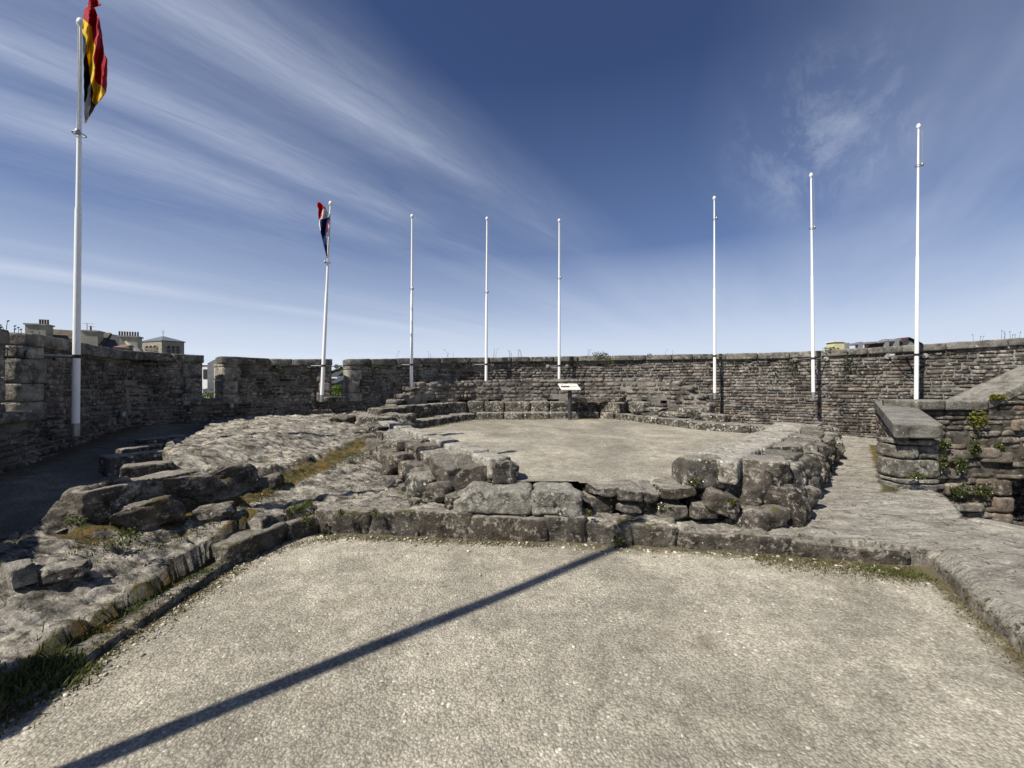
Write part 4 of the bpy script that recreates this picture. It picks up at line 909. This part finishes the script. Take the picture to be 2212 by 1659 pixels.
strip([(-2.42, .9), (-2.42, 2.4), (-2.36, 3.3), (-2.2, 3.8), (-1.8, 4.0)], 2600, .055, .028, GC, gz, clump=.1, lean=1.0)
strip([(-2.66, 1.6), (-2.52, 1.95), (-2.46, 2.2)], 2400, .09, .05, GG, gz, clump=.2)
strip([(-2.62, 2.3), (-2.58, 3.0), (-2.45, 3.3)], 700, .03, .03, GG, gz)
strip([(-3.35, 2.9), (-3.1, 3.1), (-2.85, 3.45), (-2.75, 3.9), (-2.75, 4.5), (-2.66, 5.2)], 2200, .07, .028, GG+GC, gz)
strip([(-2.5, 5.6), (-2.2, 6.3), (-2.1, 6.9), (-2.45, 7.4)], 1800, .10, .04, GG+GC, gz)
strip([(-1.9, 6.2), (-1.3, 5.2), (-.95, 4.6)], 1400, .09, .045, GC, gz)
strip([(-2.2, 4.22), (-2.35, 4.0)], 500, .04, .06, GG, gz)
strip([(3.5, 3.2), (3.15, 2.6), (2.75, 1.9)], 700, .05, .022, GC, gz, clump=-.2, lean=1.1)
strip([(-1.0, 10.4), (.8, 10.55), (2.4, 10.65)], 900, .06, .05, GG+GC, lambda x, y: up_z(y))
strip([(-1.95, 8.7), (-1.1, 10.3)], 500, .05, .05, GC, lambda x, y: up_z(y))
strip([(4.95, 4.95), (5.6, 5.6), (6.6, 6.8)], 500, .05, .03, GC, gz)
PB_ = Acc()
def pebbles(n, fx, lo=.005, hi=.016):
    for _ in range(n):
        x, y, z = fx(); r = RS.uniform(lo, hi)*RS.uniform(.6, 1.3); c_ = RS.uniform(.5, 1.7); stone(PB_, (x, y, z+r*.25), axes((math.cos(x*99), math.sin(x*99), 0)), (r*2, r*1.4, r*1.1), 3.2, 0, 1, 1, (c_*1.03, c_, c_*.93))
def yard():
    while True:
        x, y = RS.uniform(-2.4, 3.4), RS.uniform(.8, 4.1)
        if y < yf(x)-.05 and x < xk(y)-.05 and y < 4.05-.8*max(0, -x-2.0): return x, y, 0.
def kerb(): y = RS.uniform(1.2, 3.6); return -2.42+abs(RS.normal())*.12, y, 0.
def stepf(): x = RS.uniform(-2, 3.4); return x, yf(x)-.04-abs(RS.normal())*.10, 0.
def rockp(): x, y = RS.uniform(-3.6, -1.0), RS.uniform(2.3, 6.5); return x, y, float(H(np.array([x]), np.array([y]))[0])
def court(): x, y = RS.uniform(-1.5, 3.2), RS.uniform(4.7, 9.5); return x, y, float(up_z(y))
pebbles(110, yard, .004, .011); pebbles(420, kerb, .004, .012); pebbles(260, stepf); pebbles(60, rockp, .006, .022); pebbles(60, court)
t = NT('pebble'); t.done(t.mix(1, (.36, .335, .28), t.attr('tint')[0], 'MULTIPLY'), .85); M['pebble'] = t.m
tag(PB_.build('loose_pebbles', M['pebble']), kind='stuff', label='small loose pebbles scattered over the gravel and along the kerbs', cat='pebbles')
tag(G.build('grass', M['grass'], smooth=False), kind='stuff', label='dry and green grass and moss growing along the foot of the steps and rocks', cat='grass')
def plant(c, rad, n, size, mat, label, cat='weed', flowers=0, fsize=.013, name='weed', group=None):
    th = thing(name, c, label, cat, group); a = Acc()
    leaves(a, c, rad, n, size); a.build('leaves', mat, th, False)
    flowers = int(flowers*.6+.5)
    if flowers:
        for _ in range(flowers):
            f = Acc(); d = RS.normal(size=3); d /= np.linalg.norm(d); d[1] = -abs(d[1]); p = np.array(c)+d*np.array(rad)*1.02
            stone(f, p, axes((1, 0, 0)), (fsize, fsize*.6, fsize), 3, 0, 1, 1)
            f.build('flower', M['petal'], th)
    return th
swy = 6.93
for u, v, r, mt, fl_, lb in ((2113, 905, (.17, .10, .20), 'yleaf', 0, 'bright yellow green bushy weed under the bend of the granite coping'), (2155, 858, (.16, .06, .05), 'yleaf', 0, 'small yellow weed under the sloping coping'),
    (2038, 960, (.14, .07, .10), 'leaf', 3, 'dark green weed on the rubble wall beside the pillar coping'), (2035, 1000, (.12, .06, .20), 'leaf', 9, 'hanging weed with white flowers right beside the end blocks'),
    (2075, 1005, (.13, .06, .16), 'leaf', 7, 'weed with white flowers in the middle of the rubble wall'), (2105, 965, (.10, .05, .18), 'leaf', 5, 'tall weed with white flowers below the yellow bushy weed'),
    (2075, 1060, (.20, .06, .13), 'leaf', 9, 'low weed with white flowers at the foot of the rubble wall'), (2122, 1060, (.18, .06, .13), 'leaf', 8, 'low flowering weed left of the dark archway'), (2160, 965, (.10, .05, .08), 'leaf', 2, 'small dark weed high on the rubble wall at the right edge')):
    plant(at(u, v, swy), r, 170 if mt == 'leaf' else 220, .05, M[mt], lb, 'weed', fl_)
plant(at(1980, 1028, 4.88), (.11, .06, .07), 130, .035, M['leaf'], 'weed with two white flowers at the foot of the granite end blocks', 'weed', 2)
for u, v, Y, r, mt, n_, fl_, lb in ((270, 1165-6, 2.9, (.12, .1, .07), 'leaf', 130, 0, 'weed growing at the foot of the rounded boulder'), (160, 1125, 2.85, (.07, .06, .05), 'leaf', 80, 0, 'small weed at the near corner of the longest slab'),
    (1500, 1040, 4.05, (.09, .05, .05), 'leaf', 90, 3, 'daisy tuft growing at the foot of the square end block'), (1435, 1096, 4.02, (.10, .05, .05), 'leaf', 90, 5, 'daisy tuft under the ragged riser on the tread'), (1582, 1084, 3.82, (.05, .04, .03), 'yleaf', 60, 0, 'tiny yellow green plant below the small boulder by the end block'),
    (1335, 1165, 3.73, (.06, .04, .05), 'leaf', 80, 0, 'green tuft in a joint of the front step'), (1270, 1108, 3.85, (.04, .04, .04), 'leaf', 40, 0, 'tiny tuft in the dark cavity beside the big block'), (665, 1120, 4.0, (.07, .06, .09), 'leaf', 110, 0, 'leafy weed in the left inner corner of the front step'), (735, 1108, 4.02, (.05, .04, .04), 'leaf', 60, 0, 'small weed in a joint of the front step near its left corner'),
    (810, 1108, 4.02, (.05, .04, .05), 'leaf', 60, 0, 'small weed hanging in the second joint of the front step'), (1017, 975, 5.0, (.07, .07, .04), 'dleaf', 80, 0, 'dark green tuft on top of the left low wall')):
    plant(at(u, v, Y), r, n_, .03, M[mt], lb, 'weed', fl_, .014)
# climbers and weeds on the parapet
def wplant(u, dz, r, mt, n_, lb, size=.06, off=.03):
    s_ = W.s_u(u, 5); p = W.at(s_); plant(wpt(W, s_, off, p[2]+dz), r, n_, size, M[mt], lb, 'plant', name='wall_plant')
wplant(1297, -.02, (.30, .10, .16), 'dleaf', 260, 'dark ivy clump hanging over the coping right of the information board')
wplant(1325, -.18, (.45, .06, .10), 'yleaf', 200, 'yellow green creeper spreading under the coping beside the ivy clump', .04)
wplant(1160, -.20, (.22, .06, .10), 'dleaf', 130, 'dark creeper patch under the coping left of the pole behind the board', .045)
wplant(1240, -.24, (.22, .06, .08), 'leaf', 120, 'green creeper patch under the coping above the information board', .045)
wplant(592, -.2, (.25, .06, .14), 'dleaf', 150, 'dark plant growing under the coping left of the leaning flagpole', .05)
wplant(800, -.22, (.24, .05, .12), 'leaf', 130, 'green moss patch under the coping right of the wide gap', .04)
wplant(1405, -.02, (.1, .08, .08), 'dleaf', 60, 'small dark tuft on the coping left of the wall mounted pole', .04)
wplant(1680, -.5, (.5, .05, .25), 'dleaf', 160, 'scattered dark creeper high on the wall between two bare poles', .05)
wplant(1720, -.3, (.4, .05, .25), 'dleaf', 130, 'dark creeper just left of the pole with the dark band', .05)
wplant(1835, -.35, (.22, .06, .34), 'dleaf', 230, 'dark hanging plant down the wall below the yellow box', .05)
wplant(1795, .02, (.2, .1, .05), 'leaf', 80, 'low green plant on the coping left of the yellow box', .05)
wplant(1595, -.3, (.3, .05, .12), 'dleaf', 90, 'sparse creeper right of the first wall mounted pole', .05)
def stalks(u, n_, hgt, lb):
    s_ = W.s_u(u, 3); p = wpt(W, s_, -.2, W.at(s_)[2]-.01); th = thing('dry_grass', p, lb, 'weed', 'dry stalks growing on the parapet')
    for _ in range(n_):
        a = Acc(); b_ = p+np.array([RS.normal()*(.08 if n_ < 20 else .16), RS.normal()*(.04 if n_ < 20 else .16), 0]); l_ = RS.normal()*.25; h_ = hgt*RS.uniform(.5, 1.1)
        tube(a, [b_, b_+[l_*h_*.3, 0, h_*.6], b_+[l_*h_, 0, h_]], [.004, .003, .002], 4, 0, (.12, .10, .05)); stone(a, b_+[l_*h_*1.02, 0, h_], axes((1, 0, .4)), (.03, .012, .014), 3, 0, 1, 1, (.1, .08, .05))
        a.build('stalk', M['grass'], th)
for u, n_, h_, lb in ((863, 1, .2, 'single dry stalk on the coping left of the third pole'), (928, 2, .26, 'pair of dry stalks on the coping right of the third pole'), (975, 3, .26, 'dry stalks on the coping midway between the third and fourth poles'), (1073, 3, .32, 'tall dry stalks on the coping right of the fourth pole'),
    (1105, 4, .26, 'cluster of dry stalks on the coping midway between fourth and fifth poles'), (1130, 5, .24, 'thick cluster of dry stalks on the coping left of the fifth pole'), (1275, 4, .22, 'dry stalks on the coping beside the ivy clump'), (1443, 2, .2, 'thin stalk on the coping in the wide gap between poles'), (2120, 3, .14, 'short dry stalks on the coping at the far right'), (2185, 7, .18, 'bushy dry stalks on the coping at the right edge'), (30, 34, .085, 'dry brush on top of the wall beside the first gap on the left')):
    stalks(u, n_, h_, lb)
# ------------------------------------------------------------------ town at the left
def P3(u, v, Y): return at(u, v, Y)
D = 46.
RD = np.array([-.42, .9075]); RE = np.array([.9075, .42])
def fp(u, v, Dd, dep=0.):       # point on a facade facing the viewer at distance Dd along RD
    q_ = np.array([(u-CU)/FPX, 1.0]); t_ = Dd/(q_@RD); p = q_*t_+RD*dep; return np.array([p[0], p[1], EYE-(v-CV)/FPX*t_])
def prism(acc, u0, u1, z0, z1, Dd, d0, d1, grow=0.):
    P = []
    for z_ in (z0, z1):
        for u_, d_, g in ((u0, d0, -1), (u1, d0, 1), (u1, d1, 1), (u0, d1, -1)):
            p = fp(u_, CV, Dd, d_); p[:2] += RE*grow*g+RD*grow*(-1 if d_ == d0 else 1); P.append([p[0], p[1], z_])
    hexa(acc, P)
def chimney(par, u0, u1, us, v0, v1, D_, npots, pu0, pu1, side=1, mat='render'):
    a = Acc(); z1 = fp(u1, v0, D_)[2]; z0 = fp(u1, v1, D_)[2]
    prism(a, u0, u1, z0-3, z1, D_, 0, 1.1); prism(a, u0, u1, z1, z1+.14, D_, 0, 1.1, .09)
    c = a.build('chimney', M[mat], par, False)
    for i in range(npots):
        p = fp(pu0+(pu1-pu0)*(i+.5)/npots, CV, D_, .5); b = Acc(); tube(b, [[p[0], p[1], z1+.14], [p[0], p[1], z1+.58], [p[0], p[1], z1+.62]], [.075, .07, .085], 8); b.build('chimney_pot', M['pot'], c)
    return c
def roof(par, u0, u1, vr0, vr1, ve, D_, dep, mat):
    a = Acc(); f0, f1 = fp(u0, ve, D_), fp(u1, ve, D_); b0, b1 = fp(u0, ve, D_, dep), fp(u1, ve, D_, dep); m0, m1 = fp(u0, ve, D_, dep/2), fp(u1, ve, D_, dep/2)
    for m_, v_ in ((m0, vr0), (m1, vr1)): m_[2] = EYE-(v_-CV)/FPX*m_[1]
    a.add([f0, f1, b1, b0, m0, m1], [[0, 1, 5, 4], [2, 3, 4, 5], [0, 4, 3], [1, 2, 5], [0, 3, 2, 1]]); return a.build('roof', mat, par, False)
D = 52.
def row_house(u0, u1, ve, label, base_u):
    b_ = fp(base_u, CV, D); h = thing('house', (b_[0], b_[1], -6), label, 'house'); a = Acc(); z = fp((u0+u1)/2, ve, D)[2]; prism(a, u0+1, u1-1, -7, z, D, .2, 6.3); a.build('wall', M['render'], h, False); return h
h1 = row_house(30, 205, 762, 'old house with brown roof and a pale chimney bearing four pots, far left', 100)
roof(h1, 30, 203, 709, 719, 766, D, 6.5, M['brownroof'])
chimney(h1, 54, 99, 108, 703, 742, D+1.2, 4, 76, 99); chimney(h1, 178, 211, 218, 717, 752, D+1.2, 1, 186, 194)
h2 = row_house(206, 280, 768, 'old house with dark slate roof and a wide chimney, left of the square tower', 250)
roof(h2, 200, 262, 721, 731, 772, D, 6.5, M['slate'])
chimney(h2, 258, 297, 305, 729, 764, D+1.2, 8, 250, 296)
a = Acc(); p0, p1 = fp(268, 731, D+1.4), fp(300, 766, D-.3); hexa(a, [p0+[-.25, 0, -.1], p1+[-.25, 0, -.1], p1+[-.25, .6, -.1], p0+[-.25, .6, -.1], p0, p1, p1+[0, .6, 0], p0+[0, .6, 0]]); a.build('gable_coping', M['render'], h2, False)
a = Acc(); z_ = fp(254, 752, D)[2]; prism(a, 254, 274, z_-1, z_, D, -.5, 1)
q0 = [fp(252, CV, D, -.7), fp(276, CV, D, -.7), fp(278, CV, D, .9), fp(257, CV, D, .9)]
hexa(a, [[*p[:2], z_+k_] for p, k_ in zip(q0, (0, 0, .4, .4))]+[[*p[:2], z_+k_+.06] for p, k_ in zip(q0, (0, 0, .4, .4))]); a.build('dormer', M['red_tile'], h2, False)
D = 46.
an = thing('antenna', P3(188, 716, D), 'thin television antenna on a mast above the brown roof', 'antenna'); a = Acc()
tube(a, [P3(188, 720, D), P3(188, 698, D)], .035, 6); tube(a, [P3(179, 698.5, D), P3(203, 699.5, D)], .03, 6); tube(a, [P3(188, 704, D), P3(205, 706, D)], .03, 6); a.build('mast', M['metal'], an)
DT = 84.
tw = thing('church_tower', (-58, DT, -7), 'square stone tower with low pyramid roof and arched louvred openings above the left wall', 'tower')
c0 = P3(306, 740, DT); c1 = P3(349.5, 740, DT-2.0); c2 = P3(398, 742, DT+1.0); c0[2] = c1[2] = c2[2] = P3(0, 739, DT)[2]; c3 = c0+c2-c1
def face(a, p, q_, z0, z1, off): 
    d = (q_-p); n_ = np.array([d[1], -d[0], 0]); n_ /= np.linalg.norm(n_); return n_*off
a = Acc(); zt = c0[2]; zb = -7
hexa(a, [[*c[:2], zb] for c in (c0, c1, c2, c3)]+[[*c[:2], zt] for c in (c0, c1, c2, c3)]); a.build('shaft', M['tower'], tw, False)
cc = (c0+c2)/2; ap = np.array([*cc[:2], P3(0, 726.5, DT+1.)[2]]); a = Acc(); ov = [cc+(c-cc)*1.07 for c in (c0, c1, c2, c3)]
hexa(a, [[*c[:2], zt] for c in ov]+[[*c[:2], zt+.18] for c in ov]); a.add([[*c[:2], zt+.18] for c in ov]+[ap], [[0, 1, 4], [1, 2, 4], [2, 3, 4], [3, 0, 4]]); rf = a.build('roof', M['leadroof'], tw, False)
a = Acc(); tube(a, [ap, ap+[0, 0, 1.3]], .05, 6); tube(a, [ap+[-.3, 0, .9], ap+[.3, 0, .9]], .05, 6); a.build('finial', M['metal'], rf)
for p, q_ in ((c0, c1), (c1, c2)):
    d = q_-p; n_ = np.array([d[1], -d[0], 0]); n_ /= np.linalg.norm(n_); e = d/np.linalg.norm(d); Lw = np.linalg.norm(d[:2])
    for k_ in (-1, 0, 1):
        m_ = p+d*.5+e*k_*Lw*.2; hw = Lw*.085; zt_ = zt-.95; zb_ = zt-3.4; a = Acc()
        out = [(-hw, zb_), (hw, zb_), (hw, zt_-hw)]+[(hw*math.cos(t_), zt_-hw+hw*math.sin(t_)) for t_ in np.linspace(.3, 2.84, 7)]+[(-hw, zt_-hw)]
        V = [np.array([*(m_+e*x+n_*.04)[:2], z_]) for x, z_ in out]+[np.array([*(m_+e*x-n_*.1)[:2], z_]) for x, z_ in out]; K = len(out)
        a.add(V, [list(range(K)), list(range(K, 2*K))[::-1]]+[[i, K+i, K+(i+1) % K, (i+1) % K] for i in range(K)]); op = a.build('belfry_opening', M['louvre'], tw, False)
        a = Acc()
        for j in range(7):
            z_ = zb_+.15+j*.3; pa_, pb_ = m_-e*hw*.95+n_*.06, m_+e*hw*.95+n_*.06
            hexa(a, [[*pa_[:2], z_], [*pb_[:2], z_], [*(pb_+n_*.12)[:2], z_-.06], [*(pa_+n_*.12)[:2], z_-.06], [*pa_[:2], z_+.06], [*pb_[:2], z_+.06], [*(pb_+n_*.12)[:2], z_], [*(pa_+n_*.12)[:2], z_]])
        a.build('louvre', M['tower'], op, False)
        a = Acc()
        for sg in (-1, 1): 
            b_ = m_+e*sg*hw*1.25+n_*.06; tube(a, [[*b_[:2], zb_], [*b_[:2], zt_-hw]], .09, 8)
        tube(a, [np.array([*(m_+e*hw*1.25*math.cos(t_)+n_*.06)[:2], zt_-hw+hw*1.25*math.sin(t_)]) for t_ in np.linspace(0, math.pi, 10)], .1, 8); a.build('arch_moulding', M['tower'], op)
# buildings seen through the gaps
def simple_house(u0, u1, v_e, v_r, Dd, wall, roofm, label, win=True, hip=False, dep=8):
    x0, x1 = (u0-CU)/FPX*Dd, (u1-CU)/FPX*Dd; ze = EYE-(v_e-CV)/FPX*Dd; zr = EYE-(v_r-CV)/FPX*(Dd+dep/2)
    h = thing('house', ((x0+x1)/2, Dd, -7), label, 'house'); a = Acc(); box(a, (x0, Dd, -7), (x1, Dd+dep, ze)); a.build('wall', wall, h, False)
    a = Acc(); ins = (x1-x0)*.3 if hip else 0; V = [(x0-.2, Dd-.2, ze+.005), (x1+.2, Dd-.2, ze+.005), (x1+.2, Dd+dep+.2, ze+.005), (x0-.2, Dd+dep+.2, ze+.005), (x0+ins, Dd+dep/2, zr), (x1-ins, Dd+dep/2, zr)]
    a.add(V, [[0, 1, 5, 4], [2, 3, 4, 5], [0, 4, 3], [1, 2, 5], [0, 3, 2, 1]]); a.build('roof', roofm, h, False)
    if win:
        for i in range(2):
            xm = x0+(x1-x0)*(.3+.4*i); a = Acc(); box(a, (xm-.5, Dd-.06, ze-2.2), (xm+.5, Dd+.02, ze-.7)); a.build('window', M['louvre'], h, False)
    return h
simple_house(436, 470, 788, 783, 60, M['whitewall'], M['whitewall'], 'flat topped white building glimpsed through the narrow gap in the left wall', True)
a = Acc(); th = thing('curved_roof', P3(460, 780, 40), 'dark arched roof edge rising behind the wall above the narrow gap', 'roof')
V = []; F = []
for i in range(13):
    t_ = i/12; p = P3(448+t_*34, 785-13*math.sin(t_*1.5), 40); V += [p, p+[0, 6, 0], p-[0, 0, 4], p+[0, 6, -4]]
for i in range(12):
    k = i*4; F += [[k, k+4, k+5, k+1], [k, k+2, k+6, k+4], [k+1, k+5, k+7, k+3]]
a.add(V, F); a.build('sheet', M['slate'], th)
simple_house(438, 452, 842, 828, 34, M['whitewall'], M['slate'], 'small white house with dark roof low in the narrow gap', False)
simple_house(722, 752, 823, 811, 70, M['render'], M['slate'], 'stone house with dark hipped roof seen through the wide gap', True, True)
simple_house(712, 728, 812, 803, 110, M['whitewall'], M['slate'], 'white gabled house farther off at the left of the wide gap', True)
simple_house(727, 742, 808, 800, 140, M['render'], M['brownroof'], 'small distant house with brown roof above the hipped roof house', False)
simple_house(708, 723, 828, 816, 55, M['slate'], M['slate'], 'dark slate sided house at the left edge of the wide gap', True)
def tree(c, rad, n, size, mat, label, name='tree', cat='tree'):
    th = thing(name, (c[0], c[1], -7), label, cat); a = Acc(); zt = c[2]
    tube(a, [(c[0], c[1], -7), (c[0]+.1, c[1], (zt-7)/2), (c[0], c[1], zt)], [.25, .18, .06], 8)
    for _ in range(7):
        an_ = RS.rand()*6.28; z_ = zt-rad[2]*RS.uniform(.2, .9); tube(a, [(c[0], c[1], z_), (c[0]+math.cos(an_)*rad[0]*.7, c[1]+math.sin(an_)*rad[1]*.7, z_+rad[2]*.5)], [.07, .02], 6)
    a.build('trunk', M['bark'], th); a = Acc()
    for _ in range(14):
        d = RS.normal(size=3); d /= np.linalg.norm(d); leaves(a, np.array(c)+d*np.array(rad)*.62, np.array(rad)*RS.uniform(.32, .5), n//14, size, 1, 0, .55, 1.35)
    a.build('crown', mat, th, False)
tree(P3(737, 849, 26), (.75, .75, .62), 2600, .12, M['bush'], 'bright green bushy tree filling the lower part of the wide gap', 'bush', 'bush')
tree(P3(448, 862, 24), (.5, .5, .6), 1000, .12, M['bush'], 'green shrub low in the narrow gap', 'bush', 'bush')
for u, v, Y_, r_, lb in ((748, 803, 150, 4.2, 'dark round tree on the skyline at the right of the wide gap'), (731, 805, 170, 2.6, 'small dark tree on the skyline behind the hipped roof house'), (716, 808, 160, 2.2, 'small dark tree left of the skyline in the wide gap')):
    tree(P3(u, v, Y_), (r_, r_, r_*.7), 900, .8, M['dleaf'], lb)
# ------------------------------------------------------------------ things above the right wall
Yr = 13.5
yb = thing('utility_box', P3(1812, 752, Yr), 'pale yellow box standing above the parapet at the right', 'box'); p0 = P3(1801, 760, Yr); p1 = P3(1824.5, 739, Yr)
a = Acc(); box(a, (p0[0]+.03, Yr, p0[2]-1.5), (p1[0], Yr+.35, p1[2])); a.build('body', M['yellow'], yb, False)
a = Acc(); box(a, (p0[0]-.01, Yr-.03, p1[2]), (p1[0]+.04, Yr+.4, p1[2]+.025)); a.build('lid', M['whitewall'], yb, False)
a = Acc(); tube(a, [P3(1824, 744, Yr), P3(1829, 747, Yr), P3(1829, 756, Yr)], .02, 6); a.build('pipe', M['metal'], yb)
fm = thing('metal_frame', P3(1885, 750, Yr+1), 'weathered grey beam frame on posts seen above the parapet between two poles', 'frame')
pts = [P3(1828, 745, Yr), P3(1858, 742.5, Yr), P3(1890, 740, Yr), P3(1916, 737, Yr), P3(1944, 734.5, Yr)]
a = Acc()
for p, q_ in zip(pts[:-1], pts[1:]): d = q_-p; stone(a, (p+q_)/2, axes(d), (np.linalg.norm(d)+.05, .12, .085), 8, .02, 8, 3, rc(.8, 1.1))
a.build('beam', M['metal'], fm)
for u_, v_ in ((1827, 744), (1856, 742), (1912, 736), (1934, 735)): a = Acc(); p = P3(u_, v_, Yr); box(a, p+[-.07, -.06, -2], p+[.08, .08, .05]); a.build('post', M['metal'], fm, False)
for u0, u1, vt in ((1884, 1910, 742), (1932, 1952, 738)): a = Acc(); p = P3(u0, vt, Yr); q_ = P3(u1, vt, Yr); box(a, (p[0], Yr+.02, p[2]-1.5), (q_[0], Yr+.3, p[2])); a.build('board', M['wine'], fm, False)
gb = thing('small_roof', P3(1970, 745, Yr), 'small dark red edged gable roof half hidden behind the far right pole', 'roof'); ap = P3(1967, 729, Yr); l_ = P3(1944, 743, Yr); r_ = P3(1996, 743, Yr); a = Acc()
for p, q_ in ((l_, ap), (ap, r_)): d = q_-p; stone(a, (p+q_)/2+[0, .6, 0], axes(d), (np.linalg.norm(d)+.04, 1.2, .05), 14, 0, 1, 1)
a.build('roof', M['wine'], gb, False); a = Acc(); a.add([l_+[.06, .1, -.03], r_+[-.06, .1, -.03], ap+[0, .1, -.05], l_+[.06, 1.1, -.03], r_+[-.06, 1.1, -.03], ap+[0, 1.1, -.05]], [[0, 1, 2], [4, 3, 5], [0, 3, 4, 1]]); box(a, (l_[0]+.1, Yr+.1, l_[2]-2), (r_[0]-.1, Yr+1.1, l_[2]-.03)); a.build('gable', M['metal'], gb, False)
